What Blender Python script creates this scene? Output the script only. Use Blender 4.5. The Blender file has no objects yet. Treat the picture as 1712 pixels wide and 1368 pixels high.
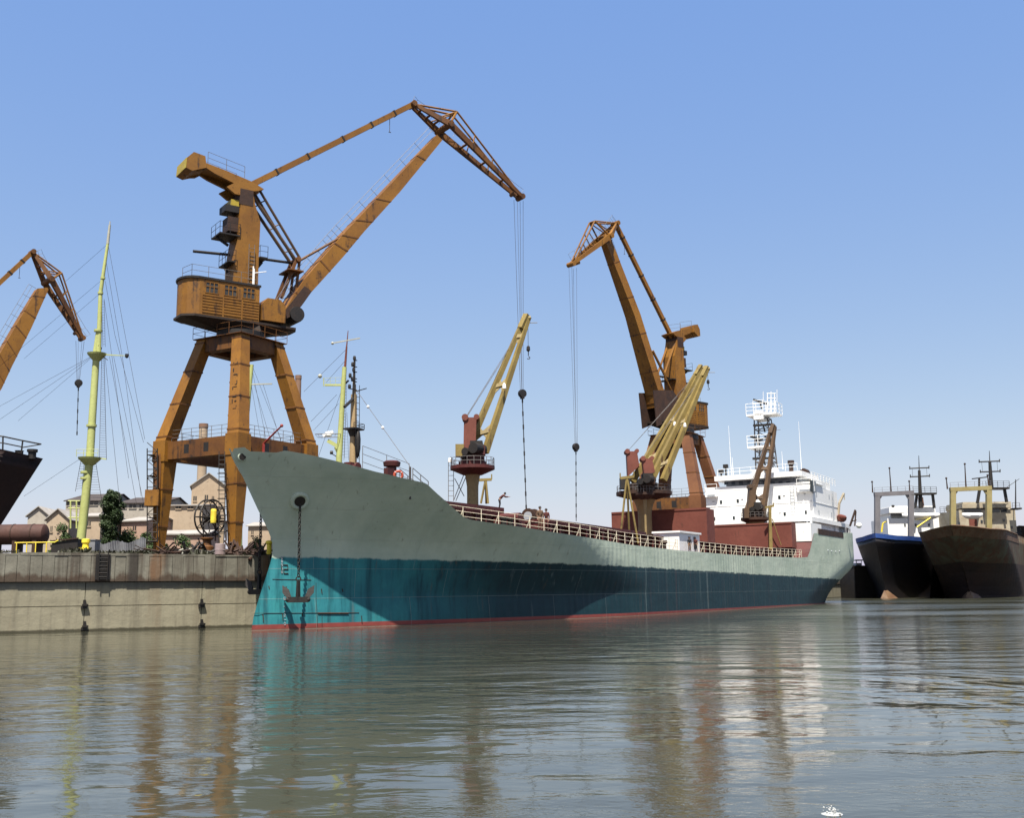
import bpy, math, random
from mathutils import Vector, Matrix
random.seed(7)
S = bpy.context.scene
COL = S.collection
V = Vector
R = math.radians

# ------------------------------------------------------------------ camera
CAMZ, FPX, PW, PH = 2.0, 1800.0, 1712, 1368
PITCH, ROLL = math.atan(306/1800), 0.012
RM = Matrix.Rotation(math.pi/2+PITCH, 3, 'X') @ Matrix.Rotation(-ROLL, 3, 'Z')
CAM = V((0, 0, CAMZ))
cd = bpy.data.cameras.new('camera'); cam = bpy.data.objects.new('camera', cd); COL.objects.link(cam)
cd.sensor_width = 36; cd.lens = 36*FPX/PW; cd.clip_end = 6000; cd.clip_start = .1
cam.matrix_world = Matrix.Translation(CAM) @ RM.to_4x4()
S.camera = cam

def ray(px, py): return RM @ V(((px-856)/FPX, -(py-684)/FPX, -1))
def P(px, py, Y):                       # point seen at a pixel of the survey photo, at distance Y
    d = ray(px, py); return CAM + d*(Y/d.y)
def G(px, py, z=0.0):                   # point on a level plane
    d = ray(px, py); return CAM + d*((z-CAMZ)/d.z)

class Frame:
    def __init__(s, o, yaw=0.0):
        s.o = V(o); s.yaw = yaw; s.M = Matrix.Rotation(yaw, 3, 'Z'); s.Mi = s.M.transposed(); s.e = None
    def w2l(s, p): return s.Mi @ (V(p)-s.o)
    def l2w(s, p): return s.M @ V(p) + s.o
    def rayl(s, px, py): return s.Mi @ ray(px, py), s.Mi @ (CAM-s.o)
    def y(s, px, py, y=0.0):            # local point on the plane y = const
        d, c = s.rayl(px, py); return c + d*((y-c.y)/d.y)
    def x(s, px, py, x=0.0):
        d, c = s.rayl(px, py); return c + d*((x-c.x)/d.x)
    def z(s, px, py, z=0.0):
        d, c = s.rayl(px, py); return c + d*((z-c.z)/d.z)
    def at(s, px, py, Y): return s.w2l(P(px, py, Y))

# ------------------------------------------------------------------ tagging
def tag(o, label=None, cat=None, group=None, kind=None):
    if label: o['label'] = label
    if cat: o['category'] = cat
    if group: o['group'] = group
    if kind: o['kind'] = kind
    return o
def thing(name, fr, label, cat, group=None):
    o = bpy.data.objects.new(name, None); COL.objects.link(o)
    o.location = fr.o; o.rotation_euler = (0, 0, fr.yaw); o.empty_display_size = .5
    fr.e = o; tag(o, label, cat, group); return o

# ------------------------------------------------------------------ mesh builder
class MB:
    def __init__(s): s.v = []; s.f = []
    def add(s, vs, fs):
        n = len(s.v); s.v += [V(p) for p in vs]; s.f += [tuple(i+n for i in f) for f in fs]; return s
    def box(s, x0, x1, y0, y1, z0, z1):
        return s.hexa([(x0,y0,z0),(x1,y0,z0),(x1,y1,z0),(x0,y1,z0)], [(x0,y0,z1),(x1,y0,z1),(x1,y1,z1),(x0,y1,z1)])
    def hexa(s, a, b):
        n = len(a); fs = [tuple(reversed(range(n))), tuple(range(n, 2*n))]
        for i in range(n): j = (i+1) % n; fs.append((i, j, n+j, n+i))
        return s.add(list(a)+list(b), fs)
    def beam(s, p0, p1, w, h=None, w1=None, h1=None, up=(0,0,1)):
        p0, p1 = V(p0), V(p1); h = w if h is None else h; w1 = w if w1 is None else w1; h1 = h if h1 is None else h1
        d = (p1-p0).normalized(); sd = d.cross(V(up))
        if sd.length < 1e-4: sd = d.cross(V((1,0,0)))
        sd.normalize(); u = sd.cross(d).normalized()
        def sec(p, w, h): return [p-sd*w/2-u*h/2, p+sd*w/2-u*h/2, p+sd*w/2+u*h/2, p-sd*w/2+u*h/2]
        return s.hexa(sec(p0, w, h), sec(p1, w1, h1))
    def tube(s, p0, p1, r, r1=None, n=6):
        p0, p1 = V(p0), V(p1); r1 = r if r1 is None else r1
        d = (p1-p0)
        if d.length < 1e-6: return s
        d.normalize(); a = d.cross(V((0,0,1)))
        if a.length < 1e-3: a = d.cross(V((1,0,0)))
        a.normalize(); b = d.cross(a)
        A = [p0+(a*math.cos(t)+b*math.sin(t))*r for t in [2*math.pi*i/n for i in range(n)]]
        B = [p1+(a*math.cos(t)+b*math.sin(t))*r1 for t in [2*math.pi*i/n for i in range(n)]]
        return s.hexa(A, B)
    def path(s, pts, r, n=6):
        for a, b in zip(pts, pts[1:]): s.tube(a, b, r, n=n)
        return s
    def prism(s, poly, y0, y1):         # polygon of (x,z), extruded along y
        return s.hexa([(p[0], y0, p[1]) for p in poly], [(p[0], y1, p[1]) for p in poly])
    def prismz(s, poly, z0, z1):
        return s.hexa([(p[0], p[1], z0) for p in poly], [(p[0], p[1], z1) for p in poly])
    def lathe(s, prof, c=(0,0,0), n=20, axis='z'):
        vs = []; fs = []; c = V(c)
        for (r, z) in prof:
            for i in range(n):
                t = 2*math.pi*i/n; a, b = r*math.cos(t), r*math.sin(t)
                vs.append(c+(V((a, b, z)) if axis == 'z' else V((a, z, b)) if axis == 'y' else V((z, a, b))))
        m = len(prof)
        for k in range(m-1):
            for i in range(n): j = (i+1) % n; fs.append((k*n+i, k*n+j, (k+1)*n+j, (k+1)*n+i))
        fs.append(tuple(reversed(range(n)))); fs.append(tuple(range((m-1)*n, m*n)))
        return s.add(vs, fs)
    def torus(s, c, Rr, r, ax1, ax2, n=20, m=8):
        c = V(c); a1, a2 = V(ax1).normalized(), V(ax2).normalized(); a3 = a1.cross(a2); vs = []; fs = []
        for i in range(n):
            t = 2*math.pi*i/n; d = a1*math.cos(t)+a2*math.sin(t)
            for j in range(m):
                q = 2*math.pi*j/m; vs.append(c+d*(Rr+r*math.cos(q))+a3*r*math.sin(q))
        for i in range(n):
            for j in range(m): fs.append((i*m+j, ((i+1)%n)*m+j, ((i+1)%n)*m+(j+1)%m, i*m+(j+1)%m))
        return s.add(vs, fs)
    def ball(s, c, r, n=10, sz=1.0):
        prof = [(max(1e-3, r*math.sin(math.pi*k/8)), -r*sz*math.cos(math.pi*k/8)) for k in range(9)]
        return s.lathe(prof, c, n)
    def rail(s, pts, h=1.05, bars=3, gap=1.5, r=.03):
        pts = [V(p) for p in pts]
        for k in range(bars):
            z = V((0, 0, h*(k+1)/bars)); s.path([p+z for p in pts], r*.8, 5)
        for a, b in zip(pts, pts[1:]):
            n = max(1, round((b-a).length/gap))
            for i in range(n): p = a.lerp(b, i/n); s.tube(p, p+V((0, 0, h)), r, n=5)
        s.tube(pts[-1], pts[-1]+V((0, 0, h)), r, n=5); return s
    def ladder(s, p0, p1, w=.45, side=(1,0,0), r=.025, step=.35):
        p0, p1, q = V(p0), V(p1), V(side)*w/2
        s.tube(p0-q, p1-q, r, n=5); s.tube(p0+q, p1+q, r, n=5)
        n = max(2, int((p1-p0).length/step))
        for i in range(1, n): p = p0.lerp(p1, i/n); s.tube(p-q, p+q, r*.8, n=4)
        return s
    def build(s, name, mat, fr=None, parent=None, world=False, smooth=False, rec=True):
        vs = [fr.w2l(p) for p in s.v] if (world and fr) else s.v
        me = bpy.data.meshes.new(name); me.from_pydata([tuple(p) for p in vs], [], s.f); me.update()
        if rec:
            import bmesh
            bm = bmesh.new(); bm.from_mesh(me); bmesh.ops.recalc_face_normals(bm, faces=bm.faces); bm.to_mesh(me); bm.free()
        for m in (mat if isinstance(mat, (list, tuple)) else [mat]): me.materials.append(m)
        if smooth:
            me.polygons.foreach_set('use_smooth', [True]*len(me.polygons))
            try: me.set_sharp_from_angle(angle=R(40))
            except Exception: pass
        o = bpy.data.objects.new(name, me); COL.objects.link(o)
        if parent: o.parent = parent
        elif fr is not None and fr.e is not None: o.parent = fr.e
        return o

# ------------------------------------------------------------------ materials
class NT:
    def __init__(s, name):
        s.m = bpy.data.materials.new(name); s.m.use_nodes = True; s.t = s.m.node_tree
        s.b = s.t.nodes['Principled BSDF']; s.co = s.n('ShaderNodeTexCoord').outputs['Object']
    def n(s, typ, **k):
        o = s.t.nodes.new(typ)
        for a, b in k.items(): setattr(o, a, b)
        return o
    def link(s, a, b): s.t.links.new(a, b)
    def setin(s, sock, v):
        if isinstance(v, bpy.types.NodeSocket): s.link(v, sock)
        else: sock.default_value = v
    def mapping(s, scale, loc=(0,0,0), rot=(0,0,0), src=None):
        n = s.n('ShaderNodeMapping'); s.link(src or s.co, n.inputs[0])
        n.inputs['Scale'].default_value = scale; n.inputs['Location'].default_value = loc; n.inputs['Rotation'].default_value = rot
        return n.outputs[0]
    def noise(s, scale, detail=4, rough=.55, vec=None, dist=0.0):
        n = s.n('ShaderNodeTexNoise'); n.inputs['Scale'].default_value = scale; n.inputs['Detail'].default_value = detail
        n.inputs['Roughness'].default_value = rough; n.inputs['Distortion'].default_value = dist
        s.link(vec or s.co, n.inputs['Vector']); return n.outputs['Fac']
    def math(s, op, a, b=0.0, c=None, clamp=False):
        n = s.n('ShaderNodeMath', operation=op, use_clamp=clamp); s.setin(n.inputs[0], a); s.setin(n.inputs[1], b)
        if c is not None: s.setin(n.inputs[2], c)
        return n.outputs[0]
    def ramp(s, fac, lo, hi):           # smooth threshold
        n = s.n('ShaderNodeMapRange', interpolation_type='SMOOTHSTEP'); s.setin(n.inputs['Value'], fac)
        n.inputs['From Min'].default_value = lo; n.inputs['From Max'].default_value = hi; return n.outputs[0]
    def mix(s, fac, a, b, mode='MIX'):
        n = s.n('ShaderNodeMix', data_type='RGBA', blend_type=mode)
        s.setin(n.inputs[0], fac)
        for i, c in ((6, a), (7, b)):
            s.setin(n.inputs[i], c if isinstance(c, bpy.types.NodeSocket) else (c[0], c[1], c[2], 1))
        return n.outputs[2]
    def xyz(s, src=None):
        n = s.n('ShaderNodeSeparateXYZ'); s.link(src or s.co, n.inputs[0]); return n.outputs
    def bump(s, h, dist=.02, strength=1.0):
        n = s.n('ShaderNodeBump'); s.link(h, n.inputs['Height']); n.inputs['Distance'].default_value = dist
        n.inputs['Strength'].default_value = strength; s.link(n.outputs[0], s.b.inputs['Normal']); return n
    def fin(s, col, rough=.6, metal=0.0, spec=.5):
        s.setin(s.b.inputs['Base Color'], col if isinstance(col, bpy.types.NodeSocket) else (col[0], col[1], col[2], 1))
        s.setin(s.b.inputs['Roughness'], rough); s.b.inputs['Metallic'].default_value = metal
        s.b.inputs['Specular IOR Level'].default_value = spec; return s.m

def paint(name, c1, c2=None, rust=None, amt=.5, scale=.6, rough=.55, streak=(2.2, 2.2, .18), soft=.12, spec=.35, grime=.35, bump=.012):
    t = NT(name); q_ = 1.0 if c1[0] > .7 else .56; c1 = tuple(x*q_ for x in c1); c2 = tuple(x*q_ for x in c2) if c2 else tuple(x*.75 for x in c1)
    rust = tuple(x*q_ for x in rust) if rust else None
    c = t.mix(t.ramp(t.noise(scale, 5, .6), .35, .65), c1, c2)
    g = t.noise(scale*9, 5, .65)
    c = t.mix(t.math('MULTIPLY', t.ramp(g, .45, .8), grime), c, tuple(x*.45 for x in c1))
    if rust:
        st = t.noise(1.0, 5, .6, t.mapping(streak))
        bl = t.noise(scale*2.3, 6, .7, dist=.6)
        f = t.math('ADD', t.math('MULTIPLY', st, .55), t.math('MULTIPLY', bl, .45))
        th = .72-.3*amt
        c = t.mix(t.ramp(f, th, th+soft), c, rust)
        f2 = t.ramp(t.noise(scale*14, 3, .6), .68-.08*amt, .72)
        c = t.mix(t.math('MULTIPLY', f2, .8), c, tuple(x*.6 for x in rust))
    if bump: t.bump(t.noise(scale*5, 4, .6), bump)
    return t.fin(c, t.math('MULTIPLY_ADD', g, .3, rough-.15), spec=spec)

M = {}
M['orange'] = paint('crane_paint', (.36,.158,.015), (.26,.108,.012), (.07,.032,.012), .62, .35, .6)
M['orange_dark'] = paint('crane_paint_weathered', (.23,.092,.014), (.15,.056,.012), (.045,.021,.01), .7, .4, .65)
M['orange_red'] = paint('crane_paint_faded', (.25,.10,.035), (.18,.066,.024), (.12,.045,.025), .4, .35, .7)
M['yellow_end'] = paint('counterweight_yellow', (.62,.48,.05), (.5,.36,.04), (.12,.06,.02), .3, .6)
M['black'] = paint('black_steel', (.018,.016,.015), (.03,.024,.02), (.06,.03,.018), .4, 1.2, .6)
M['brown_dark'] = paint('rusty_and_shaded_steel', (.07,.032,.018), (.04,.02,.014), (.12,.05,.02), .5, .9, .75)  # rusty steel; on boom foot and column head it serves as painted shade
M['underside'] = paint('shade_painted_steel', (.045,.026,.016), (.028,.018,.012), (.09,.04,.018), .4, .7, .7)  # near-black colour stands in for the shade beneath the slewing platform
M['rope'] = paint('wire_rope', (.09,.075,.075), None, None, rough=.6, bump=0)
M['glass'] = NT('dark_glass').fin((.02,.026,.03), .12, spec=.6)
M['bridge_glass'] = paint('bridge_glass', (.16,.20,.25), (.12,.15,.19), None, rough=.2, bump=0)
M['glass_dusty'] = paint('dusty_glass', (.10,.09,.075), (.05,.05,.048), None, scale=2.0, rough=.3)
M['white'] = paint('white_ship_paint', (.705,.705,.69), (.68,.68,.66), (.35,.2,.1), .02, .4, .45, grime=.06)
M['white_grey'] = paint('grey_white_paint', (.50,.54,.58), (.44,.48,.53), None, scale=.6, grime=.15)
M['cream'] = paint('cream_paint', (.62,.56,.42), (.5,.42,.3), (.22,.09,.04), .3, .8)
M['hatch_red'] = paint('dark_red_deck_paint', (.125,.026,.021), (.085,.019,.017), (.05,.02,.014), .45, .5, .6)
M['hatch_brown'] = paint('red_brown_primer', (.25,.075,.05), (.20,.055,.036), (.10,.04,.026), .45, .35, .7)
M['tan'] = paint('tan_crane_paint', (.36,.27,.085), (.27,.195,.06), (.11,.06,.025), .6, .6, .55)
M['tan_column'] = paint('tan_column_paint', (.42,.31,.14), (.35,.25,.11), (.14,.07,.03), .42, .5, .6)
M['bronze'] = paint('brown_jib_paint', (.15,.088,.045), (.10,.06,.032), (.08,.04,.02), .4, .6, .6)
M['lime'] = paint('yellow_green_mast_paint', (.66,.72,.27), (.58,.62,.22), (.22,.15,.05), .22, .5, .5)
M['mast_white'] = paint('off_white_spar', (.7,.7,.58), None, (.3,.2,.1), .1, .6)
M['mast_tan'] = paint('tan_mast_paint', (.58,.42,.22), (.5,.35,.18), (.14,.07,.04), .35, .8)
M['grey_post'] = paint('grey_gantry_paint', (.25,.24,.255), (.2,.19,.205), (.12,.06,.04), .25, .7)
M['khaki_post'] = paint('khaki_gantry_paint', (.45,.38,.17), (.4,.32,.13), (.16,.08,.03), .35, .7)
M['steel_rail'] = paint('grey_rail', (.22,.20,.19), None, (.1,.05,.03), .3, 2, bump=0)
M['cream_rail'] = paint('cream_rail_paint', (.71,.64,.49), None, (.3,.15,.08), .25, 2, bump=0)
M['foam'] = paint('water_foam', (.62,.64,.63), (.5,.52,.52), None, rough=.6, bump=0)
M['blue'] = paint('blue_bulwark_paint', (.06,.16,.56), (.05,.12,.42), (.1,.05,.03), .15, .6)
M['blackhull'] = paint('black_hull_paint', (.012,.012,.018), (.02,.015,.015), (.05,.022,.014), .35, .25, .5, streak=(.8,.8,.05))
M['rusthull'] = paint('rust_stained_hull', (.12,.125,.08), (.075,.055,.034), (.10,.038,.017), 1.0, .3, .75, streak=(.9,.9,.12), soft=.2)
M['rust_bulwark'] = paint('rusty_tan_bulwark', (.20,.125,.075), (.13,.075,.045), (.15,.06,.025), .8, .4, .75)
M['rusthull_low'] = paint('rusty_lower_hull', (.045,.02,.014), (.025,.014,.012), (.09,.035,.016), .5, .25, .75, streak=(.9,.9,.1))
M['skeg'] = paint('pale_rusty_stem', (.3,.19,.11), (.2,.11,.065), (.10,.045,.022), .6, .6)
M['brownhull'] = paint('dark_brown_hull', (.032,.014,.011), (.022,.011,.01), (.055,.02,.012), .55, .3, .8)
M['tank'] = paint('rusty_tank_steel', (.10,.042,.03), (.07,.032,.026), (.15,.07,.04), .4, .6, .75)
M['yellow'] = paint('yellow_paint', (.75,.6,.05), (.6,.45,.04), (.15,.08,.03), .3, 1.5)
M['sheet'] = paint('weathered_sheet_metal', (.30,.31,.33), (.2,.2,.22), (.14,.08,.05), .35, .8, .55)
M['pink_drum'] = paint('pinkish_drum_paint', (.5,.4,.4), (.4,.3,.3), (.15,.08,.06), .3, 1)
M['red'] = paint('red_paint', (.40,.05,.035), (.3,.035,.03), None, scale=1.5)
M['ring_orange'] = paint('life_ring_orange', (.6,.10,.05), None, None, scale=2)
M['plaster'] = paint('beige_plaster', (.62,.49,.35), (.54,.41,.28), (.2,.15,.1), .35, .15, .9, streak=(.5,.5,.1))
M['plaster_pink'] = paint('pinkish_plaster', (.60,.41,.31), (.52,.34,.25), (.2,.13,.1), .35, .15, .9, streak=(.5,.5,.1))
M['plaster_grey'] = paint('grey_plaster', (.60,.55,.46), (.48,.43,.37), (.18,.15,.12), .4, .15, .9, streak=(.5,.5,.1))
M['roof_pale'] = paint('pale_roof_sheet', (.55,.52,.47), (.42,.38,.34), (.22,.13,.09), .3, .3, .8)
M['roof_dark'] = paint('dark_roof_sheet', (.10,.08,.07), (.07,.055,.05), (.15,.08,.05), .3, .3, .85)
M['brick'] = paint('chimney_brick', (.36,.22,.15), (.30,.17,.11), (.16,.1,.07), .35, .5, .9)
M['skin'] = paint('skin', (.42,.24,.16), None, None, scale=3, grime=.05, bump=0)
M['hair'] = paint('dark_hair', (.02,.015,.012), None, None, scale=8, bump=0)
M['cloth_red'] = paint('red_brown_work_cloth', (.16,.045,.035), (.11,.03,.028), None, scale=4, rough=.85)
M['cloth_dark'] = paint('dark_work_cloth', (.03,.03,.04), (.02,.02,.028), None, scale=4, rough=.85)
M['cloth_tan'] = paint('tan_work_cloth', (.24,.15,.09), (.18,.11,.07), None, scale=4, rough=.85)
M['bark'] = paint('bark', (.10,.075,.05), (.06,.045,.03), None, scale=3, rough=.9)
def leaf(name, a, b):
    a = tuple(x*.55 for x in a); b = tuple(x*.55 for x in b)
    t = NT(name); c = t.mix(t.ramp(t.noise(1.1, 4, .6), .35, .65), a, b); c = t.mix(t.ramp(t.noise(7, 2), .4, .7), c, b)
    t.b.inputs['Subsurface Weight'].default_value = 0; return t.fin(c, .6, spec=.3)
M['leaf_dark'] = leaf('dark_leaves', (.022,.045,.012), (.045,.08,.02))
M['weed'] = leaf('dry_weeds', (.05,.045,.02), (.03,.035,.015))
M['leaf_mid'] = leaf('green_leaves', (.045,.09,.022), (.08,.13,.035))

def hull_material():
    t = NT('cargo_hull_paint'); x, y, z = t.xyz()
    edge = t.noise(1.0, 4, .7, t.mapping((.9, .9, .05)))
    zb = t.math('MULTIPLY_ADD', x, -.0105, 4.2)
    zz = t.math('ADD', z, t.math('MULTIPLY', t.math('SUBTRACT', edge, .5), .38))
    isgrey = t.ramp(t.math('SUBTRACT', zz, zb), -.07, .09)
    g = t.mix(t.ramp(t.noise(.25, 6, .65), .3, .7), (.41,.465,.375), (.31,.37,.295))
    g = t.mix(t.math('MULTIPLY', t.ramp(t.noise(1.0, 5, .6, t.mapping((.05, .05, 2.6))), .45, .75), .35), g, (.42,.47,.39))
    g = t.mix(t.math('MULTIPLY', t.ramp(t.noise(1.0, 4, .6, t.mapping((.28, .28, .12))), .5, .75), .4), g, (.27,.34,.285))
    g = t.mix(t.math('MULTIPLY', t.ramp(t.noise(1.0, 4, .6, t.mapping((3.2, 3.2, .1))), .62, .8), .25), g, (.30,.24,.16))
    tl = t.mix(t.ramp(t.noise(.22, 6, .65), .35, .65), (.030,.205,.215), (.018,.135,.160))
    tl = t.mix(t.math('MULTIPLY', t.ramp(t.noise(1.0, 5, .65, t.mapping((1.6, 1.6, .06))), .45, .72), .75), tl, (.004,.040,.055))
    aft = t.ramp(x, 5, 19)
    tl = t.mix(t.math('MULTIPLY', aft, .92), tl, (.0035,.015,.022))  # aft teal: darker paint, with the shade behind the bow also coloured in
    rs = t.math('MULTIPLY', t.ramp(t.noise(1.0, 3, .6, t.mapping((.9, .9, .02), (3.3, 0, 0))), .60, .72), t.ramp(t.noise(1.0, 3, .6, t.mapping((3, 3, .35), (1, 2, 0))), .3, .62))
    tl = t.mix(t.math('MULTIPLY', t.math('MULTIPLY', rs, t.ramp(x, 30, 46)), .6), tl, (.15,.06,.055))
    ws = t.ramp(t.noise(1.0, 3, .6, t.mapping((1.3, 1.3, .03), (7.3, 0, 2))), .60, .74)
    tl = t.mix(t.math('MULTIPLY', ws, .6), tl, (.10,.13,.13))
    sp = t.ramp(t.noise(2.2, 4, .7), .68, .74)
    tl = t.mix(t.math('MULTIPLY', sp, .6), tl, (.03,.035,.035))
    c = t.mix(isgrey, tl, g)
    rb = t.math('MULTIPLY_ADD', x, -.0019, .31)
    isred = t.ramp(t.math('SUBTRACT', rb, z), -.02, .02)
    c = t.mix(isred, c, t.mix(t.noise(2, 4), (.23,.05,.04), (.14,.032,.028)))
    slime = t.ramp(t.math('ADD', z, t.math('MULTIPLY', edge, .1)), .16, .05)
    c = t.mix(t.math('MULTIPLY', slime, .6), c, (.05,.055,.03))
    cv = t.n('ShaderNodeCombineXYZ'); t.link(x, cv.inputs[0]); t.link(z, cv.inputs[1])
    bk = t.n('ShaderNodeTexBrick'); t.link(cv.outputs[0], bk.inputs['Vector']); bk.inputs['Scale'].default_value = 1.0; bk.inputs['Mortar Size'].default_value = .018
    bk.inputs['Mortar Smooth'].default_value = .3; bk.inputs['Brick Width'].default_value = 6.4; bk.inputs['Row Height'].default_value = 1.75; bk.offset = .4
    seam = bk.outputs['Fac']
    c = t.mix(t.math('MULTIPLY', seam, .26), c, (.30,.33,.30))
    drip = t.ramp(t.noise(1.0, 4, .65, t.mapping((2.4, 2.4, .07), (1, 5, 0))), .60, .75)
    c = t.mix(t.math('MULTIPLY', drip, .45), c, (.075,.05,.032))
    fr_ = t.math('SINE', t.math('MULTIPLY', x, 8.4)); fr_ = t.math('MULTIPLY', fr_, t.ramp(t.noise(.16, 2), .4, .65))
    h = t.math('ADD', t.noise(.55, 3, .5), t.math('MULTIPLY', t.noise(1.0, 2, .5, t.mapping((.4, .4, 1.4))), .4))
    h = t.math('ADD', h, t.math('MULTIPLY', fr_, .2)); h = t.math('ADD', h, t.math('MULTIPLY', seam, .12))
    t.bump(h, .05)
    return t.fin(c, .55, spec=.25)
M['hull'] = hull_material()

def concrete(name, c1, c2, dark=.5, upper=False):
    t = NT(name); x, y, z = t.xyz()
    c = t.mix(t.ramp(t.noise(.5, 6, .65), .3, .7), c1, c2)
    st = t.noise(1.0, 5, .65, t.mapping((1.1, 1.1, .08)))
    c = t.mix(t.math('MULTIPLY', t.ramp(st, .46, .66), dark), c, (.06,.05,.04))
    ru = t.ramp(t.noise(1.0, 4, .6, t.mapping((.7, .7, .06), (5, 3, 0))), .54, .66)
    c = t.mix(t.math('MULTIPLY', ru, .75 if upper else .2), c, (.13,.06,.025))
    ho = t.noise(1.0, 4, .6, t.mapping((.12, .12, 2.0)))
    c = t.mix(t.math('MULTIPLY', t.ramp(ho, .5, .75), .3), c, tuple(v*.6 for v in c1))
    if upper:
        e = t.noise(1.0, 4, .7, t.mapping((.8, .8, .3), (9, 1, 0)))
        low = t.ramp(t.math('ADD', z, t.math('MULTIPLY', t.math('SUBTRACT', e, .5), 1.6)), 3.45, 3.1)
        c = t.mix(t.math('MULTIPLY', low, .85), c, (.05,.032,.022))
        bl = t.ramp(t.noise(1.0, 2, .5, t.mapping((.55, .55, .02), (1.7, 4, 0))), .56, .62)
        c = t.mix(t.math('MULTIPLY', bl, .85), c, (.03,.025,.022))
    else:
        e = t.noise(1.0, 4, .7, t.mapping((1.4, 1.4, .2)))
        tide = t.ramp(t.math('ADD', z, t.math('MULTIPLY', t.math('SUBTRACT', e, .5), .25)), .20, .08)
        c = t.mix(t.math('MULTIPLY', tide, .9), c, (.035,.032,.02))
        topd = t.ramp(t.math('ADD', z, t.math('MULTIPLY', t.math('SUBTRACT', e, .5), .9)), 2.3, 2.75)
        c = t.mix(t.math('MULTIPLY', topd, .6), c, (.07,.075,.08))
    t.bump(t.noise(2.5, 6, .65), .03)
    return t.fin(c, .85, spec=.2)
M['quay_low'] = concrete('quay_concrete', (.255,.235,.168), (.205,.188,.135), .4)
M['quay_up'] = concrete('quay_panel_concrete', (.19,.182,.148), (.125,.118,.095), .85, True)
M['apron'] = paint('apron_concrete', (.11,.09,.065), (.075,.062,.046), (.08,.06,.04), .4, .2, .9)

def water_material():
    t = NT('river_water'); geo = t.n('ShaderNodeNewGeometry'); pos = geo.outputs['Position']
    big = t.noise(1.0, 2, .5, t.mapping((.05, .075, 1), src=pos))
    calm = t.ramp(t.noise(1.0, 3, .5, t.mapping((.03, .06, 1), (4, 2, 0), src=pos)), .3, .7)
    w1 = t.noise(1.0, 1, .4, t.mapping((.34, .62, 1), rot=(0, 0, .12), src=pos), dist=.4)
    w2 = t.noise(1.0, 2.4, .5, t.mapping((1.2, 2.2, 1), rot=(0, 0, -.2), src=pos), dist=.5)
    w3 = t.noise(1.0, 3, .55, t.mapping((5.5, 8, 1), rot=(0, 0, .3), src=pos))
    h = t.math('ADD', t.math('MULTIPLY', w1, .048), t.math('MULTIPLY', t.math('MULTIPLY', w2, .023), t.math('MULTIPLY_ADD', calm, 1.0, .3)))
    h = t.math('ADD', h, t.math('MULTIPLY', t.math('MULTIPLY', w3, .0060), t.math('MULTIPLY_ADD', t.ramp(t.noise(1.0, 3, .55, t.mapping((.11, .16, 1), (1, 7, 0), src=pos)), .45, .62), 1.2, .12)))
    # wake of the passing boat on the right: arcs spreading from a point
    mp = t.mapping((1, 1, 1), (-4.5, -17.5, 0), src=pos); wx, wy, wz = t.xyz(mp)
    rr = t.math('POWER', t.math('ADD', t.math('MULTIPLY', wx, wx), t.math('MULTIPLY', t.math('MULTIPLY', wy, wy), .35)), .5)
    rr = t.math('ADD', rr, t.math('MULTIPLY', t.noise(.35, 2, .5, pos), 1.6))
    wk = t.math('SINE', t.math('MULTIPLY', rr, 2.9))
    msk = t.math('MULTIPLY', t.ramp(wx, -.6, 3), t.math('MULTIPLY', t.ramp(rr, 1.0, 2.5), t.ramp(rr, 13, 7)))
    wf_ = t.math('SINE', t.math('MULTIPLY', rr, 9.5)); msk2 = t.math('MULTIPLY', msk, t.ramp(t.noise(1.0, 2, .5, t.mapping((.2, .3, 1), (3, 3, 0), src=pos)), .4, .6))
    h = t.math('ADD', h, t.math('MULTIPLY', t.math('MULTIPLY', wk, .007), msk)); h = t.math('ADD', h, t.math('MULTIPLY', t.math('MULTIPLY', wf_, .0042), msk2))
    b = t.bump(h, 1.0)
    c = t.mix(t.ramp(big, .3, .7), (.040,.041,.028), (.032,.034,.024))
    t.b.inputs['IOR'].default_value = 1.333
    px_, py_, pz_ = t.xyz(pos)
    ruf = t.math('MULTIPLY', t.ramp(px_, 6, 34), t.ramp(t.noise(1.0, 3, .55, t.mapping((.03, .05, 1), (2, 5, 0), src=pos)), .3, .6))
    return t.fin(c, t.math('MULTIPLY_ADD', ruf, .16, .055), spec=.42)
M['water'] = water_material()

# ------------------------------------------------------------------ world and sun
sun_dir = V((-.09, -.996, 0)).normalized(); ELEV = R(65)
sd = V((sun_dir.x*math.cos(ELEV), sun_dir.y*math.cos(ELEV), math.sin(ELEV)))
w = bpy.data.worlds.new('World'); S.world = w; w.use_nodes = True
nt = w.node_tree; bg = nt.nodes['Background']; sk = nt.nodes.new('ShaderNodeTexSky'); sk.sky_type = 'NISHITA'; sk.sun_disc = False
sk.sun_elevation = ELEV; sk.sun_rotation = math.atan2(sun_dir.x, sun_dir.y); sk.air_density = 1.0; sk.dust_density = 1.2; sk.ozone_density = 2.0
hs = nt.nodes.new('ShaderNodeMix'); hs.data_type = 'RGBA'; hs.blend_type = 'MULTIPLY'; hs.inputs[0].default_value = 1.0
hs.inputs[7].default_value = (.907, .614, .16, 1)
ha = nt.nodes.new('ShaderNodeMix'); ha.data_type = 'RGBA'; ha.blend_type = 'ADD'; ha.inputs[0].default_value = 1.0; ha.inputs[7].default_value = (.24, 1.09, 3.85, 1)
nt.links.new(sk.outputs[0], hs.inputs[6]); nt.links.new(hs.outputs[2], ha.inputs[6]); nt.links.new(ha.outputs[2], bg.inputs[0]); bg.inputs[1].default_value = .076
ld = bpy.data.lights.new('sun', 'SUN'); ld.energy = 5.0; ld.angle = R(.5); ld.color = (1, .94, .84)
lo = bpy.data.objects.new('sun', ld); COL.objects.link(lo); lo.rotation_euler = sd.to_track_quat('Z', 'Y').to_euler()
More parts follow.
